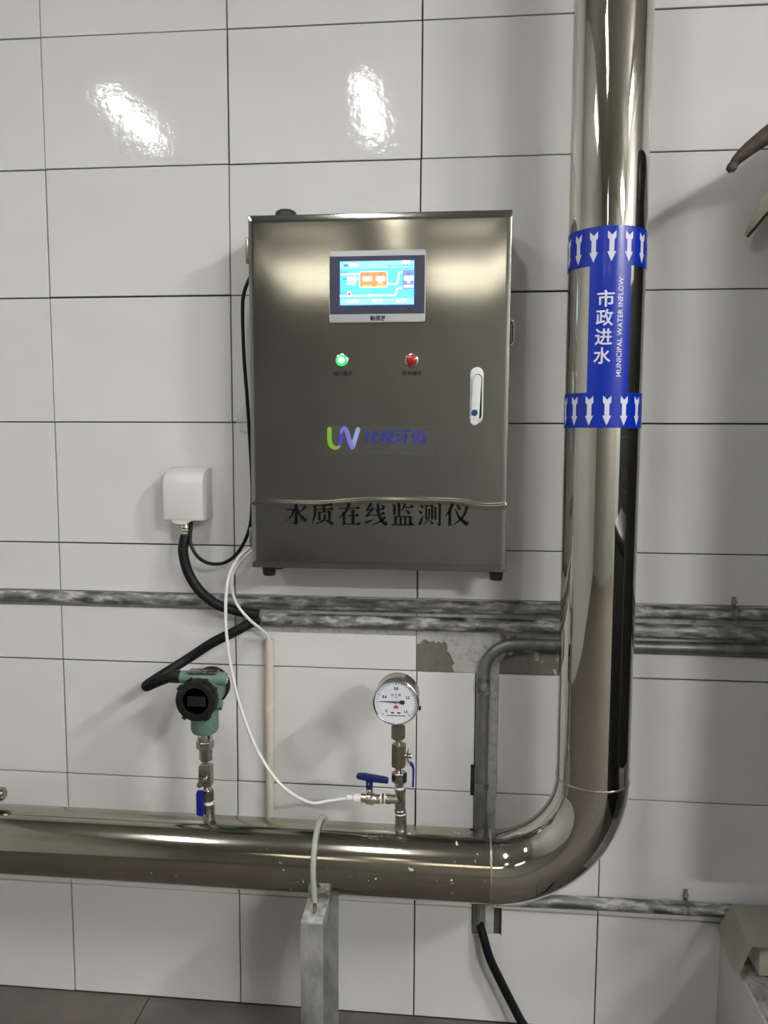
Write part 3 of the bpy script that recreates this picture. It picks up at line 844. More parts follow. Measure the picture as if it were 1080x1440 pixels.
for z0, z1 in ((1.842, 1.896), (1.217, 1.262)):
    bm = blathe(P(CX0 - 0.0045, 0.136, z0), 'z', [(0, 0.004), (0.002, 0.005), (z1 - z0 - 0.002, 0.005), (z1 - z0, 0.004)], 14)
    mesh_obj('hinge', bm, M['fitting'], cab)
# draw latch on the right side
lt = mesh_obj('latch', bbox(CX1 - 0.004, CX1 + 0.005, 0.062, 0.098, 1.668, 1.722), M['black_enamel'], cab, bevel=0.002)
lt['label'] = 'small chrome side latch'
mesh_obj('bow', btube(catmull([P(CX1 + 0.004, 0.08, 1.720), P(CX1 + 0.011, 0.08, 1.716), P(CX1 + 0.012, 0.08, 1.695), P(CX1 + 0.011, 0.08, 1.674), P(CX1 + 0.004, 0.08, 1.670)], 6), 0.003, 10), M['chrome'], lt)
mesh_obj('pivot', blathe(P(CX1 + 0.004, 0.08, 1.723), 'x', [(0, 0.006), (0.008, 0.006), (0.010, 0.004)], 14), M['chrome'], lt)
cap = mesh_obj('roof_cap', blathe(P(0.604, 0.085, CZ1 - 0.004), 'z', [(0, 0.0245), (0.022, 0.0245), (0.027, 0.0225), (0.031, 0.016), (0.032, 0.0)], 28), M['black_rubber'], cab)
cap['label'] = 'black plastic cap on top'
for x, d in ((0.566, 0.118), (1.081, 0.118), (0.566, 0.03), (1.081, 0.03)):
    mesh_obj('foot', blathe(P(x, d, CZ0 - 0.0225), 'z', [(0, 0.0125), (0.001, 0.0138), (0.019, 0.0165), (0.027, 0.0175)], 24), M['black_rubber'], cab)

# touch panel
FD = CD + 0.0012
bm = bmesh.new()
prism(bm, rrect(0.7125, 0.919, 1.7108, 1.8612, 0.005), lambda x, z: P(x, CD - 0.004, z), (0, -0.0105, 0))
panel = mesh_obj('touch_panel', bm, M['panel_grey'], cab, bevel=0.0012)
panel['label'] = 'grey framed touch screen showing a cyan process diagram'
pd = CD + 0.0066
mesh_obj('bezel', bbox(0.7142, 0.9173, pd - 0.002, pd + 0.0003, 1.7285, 1.8495), M['bezel'], panel, smooth=False)
DX0, DX1, DZ1, DZ0 = 0.7355, 0.8957, 1.8395, 1.7465
mesh_obj('display', bbox(DX0, DX1, pd, pd + 0.0006, DZ0, DZ1), M['scr_cyan'], panel, smooth=False)
layer = [0]
def sxz(cx, cy):
    return DX0 + (cx - 70) / 945 * (DX1 - DX0), DZ1 - (cy - 78) / 557 * (DZ1 - DZ0)
def graphic(polys, mat, lift=1, name='graphic'):
    for pl in polys:
        bm = bmesh.new()
        flat_poly(bm, [sxz(*p) for p in pl], pd + 0.0006 + 0.00012 * lift)
        face_forward(bm)
        mesh_obj(name, bm, mat, panel, smooth=False)
def rc(x0, y0, x1, y1, r=0):
    if not r: return [(x0, y0), (x1, y0), (x1, y1), (x0, y1)]
    return rrect(x0, x1, y0, y1, r, 3)
graphic([rc(72, 80, 1013, 172)], M['scr_light'])
graphic([rc(72, 550, 1013, 632)], M['scr_light'])
graphic([rc(72, 80, 1013, 86), rc(72, 626, 1013, 635), rc(70, 80, 77, 635), rc(1008, 80, 1015, 635)], M['scr_blue'], 2)
graphic([rc(190, 108, 296, 150, 18), rc(850, 82, 960, 122, 10)], M['scr_white'], 2)
graphic([rc(118, 118, 178, 152)], M['scr_violet'], 2)
graphic([rc(78, 228, 330, 256), rc(676, 358, 760, 386)], M['scr_pink'], 2)
def pipe_poly(pts, w):
    out = []
    pts = [Vector((x, y, 0)) for x, y in pts]
    for a, b in zip(pts, pts[1:]):
        t = (b - a).normalized(); n = Vector((-t.y, t.x, 0)) * w / 2
        e = t * w * 0.3
        out.append([tuple((a - e + n)[:2]), tuple((b + e + n)[:2]), tuple((b + e - n)[:2]), tuple((a - e - n)[:2])])
    return out
graphic(pipe_poly([(676, 372), (790, 372), (806, 352), (820, 245), (836, 228), (868, 226)], 24), M['scr_white'], 3)
graphic(pipe_poly([(78, 515), (770, 512), (786, 495), (792, 445), (812, 425), (870, 422)], 24), M['scr_white'], 3)
graphic([rc(318, 208, 678, 416, 24)], M['scr_white'], 4)
graphic([rc(330, 220, 666, 405, 16)], M['scr_orange'], 5)
graphic([rc(360, 274, 482, 336, 18), rc(528, 272, 650, 336, 18), rc(558, 342, 614, 366, 8)], M['scr_white'], 6)
graphic([rc(362, 378, 482, 404, 4), rc(530, 376, 652, 404, 4)], M['scr_yellow'], 6)
graphic([[(164, 272), (280, 272), (300, 296), (314, 302), (300, 312), (280, 334), (164, 334)], rc(164, 344, 276, 378, 8)], M['scr_white'], 4)
graphic([rc(196, 352, 250, 370)], M['scr_light'], 5)
graphic([rc(868, 204, 1004, 436)], M['scr_violet'], 4)
graphic([rc(882, 272, 1004, 334, 14), rc(916, 342, 962, 364, 6), rc(882, 386, 1004, 420, 6)], M['scr_white'], 5)
graphic([rc(168, 456, 218, 508, 12)], M['scr_pink'], 4)
graphic([[(190, 506), (180, 488), (196, 474), (208, 490)], rc(312, 492, 330, 508)], M['scr_red'], 5)
graphic([rc(428, 496, 486, 536, 14), rc(300, 500, 342, 528, 8)], M['scr_white'], 5)
graphic([rc(175, 562, 305, 606, 8), rc(486, 556, 608, 604, 8), rc(790, 552, 918, 600, 8)], M['scr_white'], 2)
def scr_text(body, cx, cy, w, h, mat):
    x, z = sxz(cx, cy)
    text_on_wall('lettering', body, 0.005, x, pd + 0.0018, z, mat, panel, fit=w / 945 * (DX1 - DX0), fith=h / 557 * (DZ1 - DZ0))
scr_text('2022-12-27 09:48:38', 834, 146, 320, 26, M['scr_ink'])
scr_text('主页', 148, 135, 46, 26, M['scr_ink'])
scr_text('进水口', 120, 220, 76, 26, M['scr_ink'])
scr_text('流量', 134, 304, 42, 28, M['scr_ink'])
scr_text('出水口', 114, 476, 72, 26, M['scr_ink'])
scr_text('pH', 420, 246, 34, 26, M['scr_red'])
scr_text('浊度', 586, 246, 46, 26, M['scr_red'])
scr_text('余氯', 938, 250, 46, 28, M['scr_ink'])
scr_text('主页面', 242, 596, 84, 26, M['scr_ink'])
scr_text('历史数据', 546, 590, 110, 28, M['scr_ink'])
scr_text('历史曲线', 852, 584, 112, 28, M['scr_ink'])
text_on_wall('lettering', '触摸屏', 0.016, 0.8175, pd + 0.0004, 1.7195, M['ink'], panel, offset=0.00025, fit=0.033, fith=0.0112)

# indicator lamps
def indicator(x, z, lens_mat, name, label):
    t = mesh_obj(name, blathe(P(x, CD - 0.003, z), 'd', [(0, 0.0150), (0.006, 0.0150), (0.0085, 0.0138), (0.0090, 0.0122), (0.007, 0.0120)], 32), M['nickel'], cab)
    t['label'] = label
    mesh_obj('lens', blathe(P(x, CD - 0.003, z), 'd', [(0.004, 0.0120), (0.0095, 0.0120), (0.0125, 0.0108), (0.0142, 0.0075), (0.015, 0.0)], 32), lens_mat, t)
    if lens_mat is M['green_lens']:
        mesh_obj('hotspot', blathe(P(x, CD - 0.003, z), 'd', [(0.0135, 0.0070), (0.0150, 0.0062), (0.0158, 0.004), (0.0162, 0.0)], 24), M['green_hotspot'], t)  # overexposed centre of the lit lens, added as a glowing dome
indicator(0.7395, 1.631, M['green_lens'], 'indicator_lamp', 'glowing green indicator lamp')
indicator(0.8905, 1.6305, M['red_lens'], 'indicator_lamp', 'unlit red indicator lamp')
text_on_wall('lettering', '运行指示', 0.012, 0.7405, FD + 0.0006, 1.6035, M['ink'], cab, fit=0.041, fith=0.0092)
text_on_wall('lettering', '开关指示', 0.012, 0.8915, FD + 0.0006, 1.6035, M['ink'], cab, fit=0.042, fith=0.0092)

# swing handle
bm = bmesh.new()
prism(bm, slot_outline(1.0305, 1.4955, 1.6155, 0.0143), lambda x, z: P(x, CD - 0.001, z), (0, -0.009, 0))
hd = mesh_obj('door_handle', bm, M['handle'], cab, bevel=0.002)
hd['label'] = 'white swing handle with blue button'
bm = bmesh.new()
prism(bm, slot_outline(1.0318, 1.504, 1.601, 0.0098), lambda x, z: P(x, CD + 0.006, z), (0, -0.0024, 0))
mesh_obj('recess_shade', bm, M['shadow_gap'], hd, smooth=False)  # shade of the slot painted as a raised black plate
bm = bmesh.new()
prism(bm, slot_outline(0, -0.054, 0.054, 0.0091), lambda x, z: (x, 0, z), (0, -0.012, 0))
bm.transform(Matrix.Translation(P(1.0287, CD + 0.0075, 1.5445)) @ Matrix.Rotation(R(2.6), 4, 'Y') @ Matrix.Rotation(R(-3.0), 4, 'X'))
mesh_obj('lever', bm, M['handle'], hd, bevel=0.0025, bseg=3)
mesh_obj('lock_button', blathe(P(1.0263, CD + 0.016, 1.5185), 'd', [(0, 0.0068), (0.0065, 0.0068), (0.0075, 0.0060), (0.0076, 0.003), (0.007, 0.0)], 24), M['key_blue'], hd)

# strokes with changing width: brush-like title characters and the ribbon logo
def stroke(bm, pts, widths, d, n=8, to=None, round_ends=False):
    pts3 = [Vector((x, y, 0)) for x, y in pts]
    if len(pts3) > 2: c = catmull(pts3, n)
    else: c = [pts3[0].lerp(pts3[1], k / n) for k in range(n + 1)]
    m = len(c)
    L, Rr = [], []
    def W(t):
        q = t * (len(widths) - 1); i = min(int(q), len(widths) - 2); return widths[i] + (widths[i + 1] - widths[i]) * (q - i)
    for i, p in enumerate(c):
        t = (c[min(i + 1, m - 1)] - c[max(i - 1, 0)]).normalized()
        nn = Vector((-t.y, t.x, 0)) * W(i / (m - 1)) / 2
        L.append(p + nn); Rr.append(p - nn)
    mk = lambda p: bm.verts.new((to(p.x, p.y)[0], -d, to(p.x, p.y)[1]))
    lv = [mk(p) for p in L]; rv = [mk(p) for p in Rr]
    for i in range(m - 1):
        bm.faces.new((lv[i], lv[i + 1], rv[i + 1], rv[i]))
    if round_ends:
        for p, q, w in ((c[0], c[1], widths[0]), (c[-1], c[-2], widths[-1])):
            t = (p - q).normalized(); a0 = math.atan2(t.y, t.x)
            fan = [mk(p + Vector((math.cos(a0 + R(a)), math.sin(a0 + R(a)), 0)) * w / 2) for a in range(-90, 91, 20)]
            bm.faces.new(fan)
def heng(x1, y1, x2, y2=None, t=4.5, serif=True):
    y2 = y1 if y2 is None else y2
    out = [[(x1, y1 - t / 2), (x2, y2 - t / 2), (x2, y2 + t / 2), (x1, y1 + t / 2)]]
    if serif: out.append([(x2 - 18, y2 + t / 2 - (y2 - y1) * 0.2), (x2 + 2, y2 - t / 2), (x2 - 6, y2 + 11)])
    return out
def shu(x, y1, y2, w=12.5):
    return [[(x - w / 2, y2), (x + w / 2, y2), (x + w / 2, y1 - 1), (x + w / 2 + 2, y1 + 1), (x - w / 2 - 3, y1 + 4), (x - w / 2, y1 - 3)]]
GLYPHS = {
    '水': (shu(50, 95, 8, 14) + heng(6, 68, 36, t=4.5, serif=False),
          [([(53, 4), (40, 7), (32, 12)], [10, 7, 1]), ([(38, 71), (30, 42), (3, 14)], [10, 9, 1]), ([(92, 82), (78, 68), (58, 56)], [15, 8, 2]), ([(56, 78), (66, 45), (95, 17)], [3, 10, 17])]),
    '质': (heng(20, 70, 98) + shu(57, 84, 57, 9) + shu(36, 57, 20, 11) + heng(32, 57, 84, serif=False) + shu(81, 60, 20, 12),
          [([(94, 94), (55, 88), (18, 85)], [13, 5, 3]), ([(16, 88), (16, 50), (3, 2)], [12, 11, 1]), ([(59, 48), (55, 22), (12, 1)], [9, 10, 1]), ([(62, 22), (80, 13), (97, 3)], [3, 11, 15])]),
    '在': (heng(4, 76, 97) + shu(27, 54, 1, 12) + heng(44, 42, 92) + shu(67, 66, 5, 13) + heng(32, 4, 99),
          [([(50, 98), (36, 62), (1, 28)], [16, 11, 1])]),
    '线': (heng(46, 66, 88, 73) + heng(44, 44, 90, 51),
          [([(30, 96), (8, 66)], [14, 5]), ([(7, 66), (30, 71)], [9, 2]), ([(40, 78), (8, 40)], [13, 5]), ([(6, 39), (42, 50)], [10, 1]), ([(4, 11), (20, 16), (43, 28)], [13, 9, 1]),
           ([(60, 97), (63, 52), (77, 20), (97, 4)], [12, 12, 13, 15]), ([(97, 2), (98, 22)], [8, 1]), ([(92, 38), (68, 17), (34, 1)], [13, 8, 1]), ([(74, 94), (88, 80)], [2, 13])]),
    '监': (shu(14, 90, 48, 12) + shu(34, 96, 44, 12) + heng(56, 82, 97) + heng(14, 39, 90, serif=False) + shu(20, 39, 4, 12) + shu(42, 39, 4, 10) + shu(62, 39, 4, 10) + shu(84, 39, 4, 13) + heng(1, 3, 99, t=5),
          [([(60, 97), (53, 78), (43, 62)], [14, 8, 1]), ([(66, 70), (80, 54)], [3, 15])]),
    '测': (shu(35, 88, 28, 9) + heng(33, 88, 62, serif=False) + shu(61, 90, 28, 10) + shu(75, 82, 26, 9) + shu(94, 95, 6, 11),
          [([(8, 93), (22, 80)], [2, 14]), ([(1, 66), (16, 55)], [2, 14]), ([(7, 3), (15, 28), (25, 46)], [15, 9, 1]), ([(48, 76), (46, 34), (25, 3)], [8, 8, 1]), ([(50, 25), (65, 7)], [3, 13]), ([(97, 2), (80, 10)], [9, 1])]),
    '仪': (shu(20, 64, 0, 13),
          [([(30, 97), (19, 68), (1, 42)], [16, 11, 1]), ([(50, 94), (63, 73)], [3, 15]), ([(94, 86), (76, 40), (33, 1)], [15, 10, 1]), ([(43, 76), (62, 36), (98, 6)], [3, 12, 18])]),
}
for k, ch in enumerate('水质在线监测仪'):
    cx = 0.6365 + 0.0592 * k; z0 = 1.2715 + 0.0004 * k; s = 0.000492
    to = lambda x, y: (cx + (x - 50) * s * 1.02, z0 + y * s)
    bm = bmesh.new()
    polys, strokes = GLYPHS[ch]
    dd = CD + 0.0024
    for pl in polys:
        bm.faces.new([bm.verts.new((to(x, y)[0], -dd, to(x, y)[1])) for x, y in pl])
    for pts, ws in strokes:
        stroke(bm, pts, ws, dd, 6, to)
    face_forward(bm)
    o = mesh_obj('title_character', bm, M['ink'], cab, smooth=False)

# logo sticker
st = mesh_obj('logo_sticker', bbox(0.7035, 0.9435, FD - 0.0008, FD + 0.0002, 1.4275, 1.4905), M['sticker'], cab, smooth=False)
st['label'] = 'clear logo sticker with ribbon letters'
to_logo = lambda x, y: (0.709 + (x - 462) * 0.00149, 1.4395 + (632 - y) * 0.00153)
def ribbon(pts, w, mat, lift, ends=True):
    bm = bmesh.new()
    stroke(bm, pts, w, FD + 0.0003 + lift * 0.0001, 10, to_logo, ends)
    face_forward(bm)
    o = mesh_obj('logo_stroke', bm, mat, st, smooth=False)
    return o
ribbon([(477, 627.5), (480.5, 622), (481.2, 612), (482, 605)], [5, 6.4, 6.4, 6.0], M['logo_violet'], 1)
ribbon([(464, 603.5), (464, 619), (466.5, 627), (473, 630.2), (480, 628)], [6.6, 6.6, 6.6, 5.5, 2.0], M['logo_green'], 2, True)
ribbon([(481.0, 609), (483.5, 603.6), (487.5, 603.4), (491, 611), (494.5, 622), (497.5, 629.5)], [3.0, 5.4, 6.6, 6.8, 6.8, 6.8], M['logo_indigo'], 3)
ribbon([(498, 629), (501, 620), (506, 604)], [6.6, 6.8, 6.8], M['logo_pale'], 2)
for ch, px in zip('优威环保', (525.5, 549.0, 571.8, 595.0)):
    x, z = to_logo(px, 614.5)
    text_on_wall('lettering', ch, 0.036, x, FD + 0.0006, z, M['logo_blue'], st, offset=0.0005, fit=0.0325, fith=0.0305)
bm = bmesh.new()
rn = random.Random(11)
px = 518.0
while px < 604:
    w = rn.uniform(0.8, 2.2)
    flat_poly(bm, [to_logo(px, 631.2), to_logo(px + w, 631.2), to_logo(px + w, 629.4), to_logo(px, 629.4)], FD + 0.0006)
    px += w + rn.uniform(0.5, 1.0)
face_forward(bm)
mesh_obj('fine_print', bm, M['logo_faint'], st, smooth=False)

# ------------------------------------------------------------------ teal pressure transmitter and its valve
TX, TD, TZc = 0.4355, 0.20, 0.8965
tr = thing('pressure_transmitter', 'teal pressure transmitter with black round display cover', 'transmitter', P(TX, TD, 0.768))
mesh_obj('housing', blathe(P(TX, 0.150, TZc), 'd', [(0, 0.034), (0.01, 0.0385), (0.085, 0.0385), (0.1, 0.037)], 40), M['teal'], tr)
mesh_obj('neck', blathe(P(TX, TD, 0.8035), 'z', [(0, 0.020), (0.004, 0.0275), (0.012, 0.031), (0.075, 0.031)], 36), M['teal'], tr)
cross = mesh_obj('cable_entry', blathe(P(0.383, TD, 0.9305), 'x', [(0, 0.0132), (0.003, 0.0145), (0.1, 0.0145), (0.104, 0.0132)], 24), M['teal'], tr)
mesh_obj('entry_screw', blathe(P(0.486, TD, 0.9305), 'x', [(0, 0.0085), (0.0025, 0.0085), (0.003, 0.005), (0.0018, 0.0048)], 12), M['chrome'], cross)
fc = mesh_obj('front_cover', blathe(P(TX, 0.236, TZc), 'd', [(0, 0.043), (0.002, 0.0455), (0.018, 0.0455), (0.024, 0.0435), (0.0255, 0.040), (0.0255, 0.030), (0.020, 0.0285)], 48), M['black_enamel'], tr)
for a in (25, 60, 150, 215, 305, 340):
    bm = bmesh.new(); box(bm, -0.004, 0.004, 0.238, 0.258, 0.0440, 0.0490)
    bm.transform(Matrix.Translation((TX, 0, TZc)) @ Matrix.Rotation(R(a), 4, 'Y'))
    mesh_obj('cover_lug', bm, M['black_enamel'], fc, bevel=0.001)
win = mesh_obj('window', blathe(P(TX, 0.252, TZc), 'd', [(0, 0.0295), (0.004, 0.0295)], 40), M['black_glass'], fc)
mesh_obj('display', bbox(TX - 0.0185, TX + 0.0225, 0.2555, 0.2564, TZc - 0.012, TZc + 0.0105), M['lcd'], fc, smooth=False)
text_on_wall('digits', '0.276', 0.01, TX + 0.002, 0.2568, TZc + 0.0025, M['lcd_dark'], fc, fit=0.031, fith=0.0085)
mesh_obj('rear_cover', blathe(P(TX, 0.136, TZc), 'd', [(0, 0.034), (0.003, 0.042), (0.02, 0.0435), (0.024, 0.042)], 44), M['black_enamel'], tr)
mesh_obj('nameplate', bbox(0.402, 0.468, 0.186, 0.216, 0.9440, 0.9475), M['fitting'], tr, bevel=0.001)
mesh_obj('side_cover', blathe(P(TX + 0.034, 0.205, 0.872), 'x', [(0, 0.012), (0.006, 0.012), (0.0075, 0.0105)], 20), M['teal'], tr)
mesh_obj('ground_screw', blathe(P(TX + 0.040, 0.215, 0.8665), 'x', [(0, 0.004), (0.004, 0.004), (0.005, 0.003)], 10), M['chrome'], tr)
mesh_obj('collar', blathe(P(TX, TD, 0.785), 'z', [(0, 0.0165), (0.002, 0.0175), (0.015, 0.0175), (0.02, 0.0165)], 28), M['chrome'], tr)
mesh_obj('union_nut', hexnut(TX, TD, 0.7675, 0.786, 0.0195), M['fitting'], tr, smooth=False)

iv = thing('isolation_valve', 'small steel valve with blue lever under the teal transmitter', 'valve', P(0.4375, TD, PZ + PR))
VX = 0.4365
mesh_obj('gland_nut', hexnut(VX, TD, 0.7405, 0.768, 0.0150, phase=0.1), M['fitting'], iv, smooth=False)
mesh_obj('stem', blathe(P(VX, TD, 0.645), 'z', [(0, 0.0062), (0.10, 0.0062)], 16), M['nickel'], iv)
mesh_obj('body', bbox(VX - 0.0140, VX + 0.0140, TD - 0.0125, TD + 0.0125, 0.682, 0.7295), M['fitting'], iv, bevel=0.0025)
mesh_obj('pin', blathe(P(VX + 0.004, TD + 0.012, 0.7035), 'd', [(0, 0.0045), (0.008, 0.0045), (0.009, 0.003)], 12), M['nickel'], iv)
mesh_obj('lever_nut', blathe(P(VX - 0.008, TD + 0.012, 0.6915), 'd', [(0, 0.0068), (0.011, 0.0068), (0.014, 0.0045)], 6), M['fitting'], iv, smooth=False)
bm = bmesh.new()
prism(bm, [(0.4185, 0.668), (0.4215, 0.6765), (0.436, 0.6765), (0.4365, 0.671), (0.4345, 0.6175), (0.431, 0.6155), (0.421, 0.618), (0.4185, 0.6215)], lambda x, z: P(x, 0.2135, z), (0, -0.0055, 0))
lv = mesh_obj('lever', bm, M['blue'], iv, bevel=0.0015)
lv['label'] = 'blue vinyl lever'
mesh_obj('lower_nut', hexnut(0.441, TD, 0.645, 0.673, 0.0125, phase=0.0), M['fitting'], iv, smooth=False)
mesh_obj('sealing_tape', blathe(P(0.4415, TD, 0.635), 'z', [(0, 0.0105), (0.011, 0.0105)], 20), M['ptfe'], iv)
mesh_obj('nipple', blathe(P(0.4415, TD, PZ + PR - 0.006), 'z', [(0, 0.0165), (0.005, 0.0135), (0.041, 0.0130)], 24), M['fitting'], iv)

# ------------------------------------------------------------------ pressure gauge, its valve, the tee and the sampling valve
GX, GZ = 0.8665, 0.8975
ga = thing('pressure_gauge', 'round chrome pressure gauge with white dial', 'gauge', P(0.871, TD, 0.808))
case = mesh_obj('case', blathe(P(GX, 0.156, GZ), 'd', [(0, 0.042), (0.004, 0.047), (0.008, 0.0485), (0.056, 0.0485)], 56), M['gauge_case'], ga)
mesh_obj('bezel', blathe(P(GX, 0.208, GZ), 'd', [(0, 0.0485), (0.001, 0.0508), (0.012, 0.0508), (0.0155, 0.0498), (0.0165, 0.0478), (0.0155, 0.0463), (0.0125, 0.046)], 56, closed=False), M['chrome'], ga)
dial = mesh_obj('dial', blathe(P(GX, 0.214, GZ), 'd', [(0, 0.0468), (0.0045, 0.0468)], 56), M['dial'], ga)
dz = 0.2188
bm = bmesh.new()
for k in range(33):
    a = R(-135 + 270 * k / 32)
    major = k % 8 == 0
    r0, r1, w = (0.0370 if major else 0.0395), 0.0425, (0.0007 if major else 0.0004)
    u = Vector((math.sin(a), 0, math.cos(a))); n = Vector((math.cos(a), 0, -math.sin(a)))
    c = Vector((GX, -dz, GZ))
    bm.faces.new([bm.verts.new(c + q) for q in (u * r0 + n * w, u * r1 + n * w, u * r1 - n * w, u * r0 - n * w)])
face_forward(bm)
mesh_obj('scale_marks', bm, M['ink'], dial, smooth=False)
for k, s_ in enumerate(('0', '0.4', '0.8', '1.2', '1.6')):
    a = R(-135 + 67.5 * k)
    r_ = 0.0295 if k not in (1, 3) else 0.0270
    text_on_wall('numerals', s_, 0.0085, GX + r_ * math.sin(a), dz, GZ + r_ * math.cos(a), M['ink'], dial, offset=0.0004, sx=0.85)
text_on_wall('lettering', '压 力 表', 0.0062, GX, dz, GZ + 0.0155, M['ink'], dial, offset=0.0001, fit=0.0215, fith=0.006)
text_on_wall('lettering', 'MPa', 0.004, GX, dz, GZ + 0.0095, M['ink'], dial)
bm = bmesh.new()
bm.faces.new([bm.verts.new((GX + 0.0055 * math.cos(R(a)), -dz, GZ - 0.0145 + 0.0075 * math.sin(R(a)))) for a in range(0, 181, 18)])
face_forward(bm)
mesh_obj('emblem', bm, M['red'], dial, smooth=False)
bm = bmesh.new()
for (xx, w, zz) in ((-0.0075, 0.007, -0.0255), (0.0065, 0.007, -0.0255)):
    flat_poly(bm, [(GX + xx - w / 2, GZ + zz), (GX + xx + w / 2, GZ + zz), (GX + xx + w / 2, GZ + zz + 0.003), (GX + xx - w / 2, GZ + zz + 0.003)], dz)
q = -0.021
rn = random.Random(4)
while q < 0.021:
    w = rn.uniform(0.0012, 0.0019)
    flat_poly(bm, [(GX + q, GZ - 0.0315), (GX + q + w, GZ - 0.0315), (GX + q + w, GZ - 0.0295), (GX + q, GZ - 0.0295)], dz)
    q += w + 0.0005
face_forward(bm)
mesh_obj('fine_print', bm, M['ink'], dial, smooth=False)
bm = bmesh.new()
prism(bm, [(-0.0385, 0.0002), (-0.008, 0.0014), (0.007, 0.0016), (0.010, 0.0045), (0.0175, 0.0042), (0.0200, 0.0), (0.0175, -0.0042), (0.010, -0.0045), (0.007, -0.0016), (-0.008, -0.0014), (-0.0385, -0.0004)], lambda x, z: P(GX + x, dz + 0.0006, GZ + z + 0.0004 * 0 - x * 0.012), (0, -0.0006, 0))
mesh_obj('needle', bm, M['ink'], ga, smooth=False)
mesh_obj('needle_hub', blathe(P(GX, dz + 0.0004, GZ), 'd', [(0, 0.003), (0.0018, 0.003), (0.0022, 0.002)], 16), M['fitting'], ga)
gm, nt, b = new_mat('gauge glass')
setp(b, color=(0.9, 0.95, 1.0), rough=0.03, alpha=0.03)
mesh_obj('glass', blathe(P(GX, 0.2221, GZ), 'd', [(0, 0.0462), (0.001, 0.0462)], 48), gm, ga)
mesh_obj('vent_plug', blathe(P(GX + 0.046, 0.19, GZ - 0.022), 'x', [(0, 0.005), (0.006, 0.005), (0.007, 0.003)], 12), M['black_rubber'], ga)
sk = mesh_obj('stem_nut', hexnut(0.8705, TD, 0.8085, 0.8385, 0.0152, phase=0.15), M['brass'], ga, smooth=False)
mesh_obj('stem', blathe(P(0.8695, TD, 0.834), 'z', [(0, 0.0095), (0.022, 0.0105)], 20), M['brass'], ga)

gv = thing('gauge_valve', 'small steel valve with blue lever under the pressure gauge', 'valve', P(0.8735, TD, 0.698))
mesh_obj('upper_stem', blathe(P(0.871, TD, 0.705), 'z', [(0, 0.0072), (0.105, 0.0068)], 18), M['nickel'], gv)
mesh_obj('body', hexnut(0.8722, TD, 0.7455, 0.7975, 0.0163, phase=0.35), M['brass'], gv, smooth=False)
mesh_obj('union_nut', hexnut(0.8735, TD, 0.7095, 0.733, 0.0168, phase=0.05), M['fitting'], gv, smooth=False)
mesh_obj('spindle', blathe(P(0.884, TD, 0.7705), 'x', [(0, 0.006), (0.008, 0.006), (0.009, 0.0042), (0.011, 0.0042)], 14), M['fitting'], gv)
mesh_obj('acorn_nut', blathe(P(0.893, TD, 0.7705), 'x', [(0, 0.0055), (0.005, 0.0058), (0.0085, 0.004), (0.0095, 0.0)], 14), M['chrome'], gv)
def strip(pts, wd, th):
    """a flat bar following pts (x,z), wd deep and th thick"""
    bm = bmesh.new()
    pts = [Vector((x, 0, z)) for x, z in pts]
    ring_ = []
    for i, p in enumerate(pts):
        t = (pts[min(i + 1, len(pts) - 1)] - pts[max(i - 1, 0)]).normalized()
        n = Vector((-t.z, 0, t.x)) * th / 2
        ring_.append([bm.verts.new(p + q) for q in (n + Vector((0, -TD - wd / 2, 0)), n + Vector((0, -TD + wd / 2, 0)), -n + Vector((0, -TD + wd / 2, 0)), -n + Vector((0, -TD - wd / 2, 0)))])
    for a, b_ in zip(ring_, ring_[1:]):
        for k in range(4): bm.faces.new((a[k], a[(k + 1) % 4], b_[(k + 1) % 4], b_[k]))
    bm.faces.new(ring_[0]); bm.faces.new(ring_[-1])
    bmesh.ops.recalc_face_normals(bm, faces=bm.faces)
    return bm
mesh_obj('lever_arm', strip([(0.8925, 0.785), (0.8915, 0.765), (0.8930, 0.758), (0.8990, 0.7525)], 0.013, 0.0022), M['fitting'], gv)
mesh_obj('lever', strip([(0.8975, 0.7545), (0.9020, 0.7500), (0.9045, 0.7440), (0.9045, 0.722), (0.9040, 0.702)], 0.015, 0.0042), M['blue'], gv, bevel=0.001)

tee = thing('tee_fitting', 'steel tee with white sealing tape between gauge valve and pipe', 'fitting', P(0.876, TD, PZ + PR))
mesh_obj('nipple', blathe(P(0.8775, TD, PZ + PR - 0.007), 'z', [(0, 0.019), (0.006, 0.0145), (0.012, 0.0128), (0.041, 0.0125)], 28), M['fitting'], tee)
mesh_obj('sealing_tape', blathe(P(0.8765, TD, 0.6345), 'z', [(0, 0.0118), (0.0065, 0.0118)], 24), M['ptfe'], tee)
mesh_obj('body', blathe(P(0.8760, TD, 0.640), 'z', [(0, 0.0120), (0.001, 0.0130), (0.006, 0.0130), (0.008, 0.0115), (0.046, 0.0112), (0.049, 0.0122), (0.055, 0.0122), (0.056, 0.0112)], 28), M['fitting'], tee)
mesh_obj('branch', blathe(P(0.8435, TD, 0.6705), 'x', [(0, 0.0108), (0.001, 0.0118), (0.010, 0.0118), (0.014, 0.0105), (0.033, 0.0112)], 24), M['nickel'], tee)
mesh_obj('sealing_tape', blathe(P(0.8745, TD, 0.6955), 'z', [(0, 0.0102), (0.0045, 0.0102)], 24), M['ptfe'], tee)
mesh_obj('top_nipple', blathe(P(0.8740, TD, 0.699), 'z', [(0, 0.0098), (0.012, 0.0098)], 24), M['fitting'], tee)

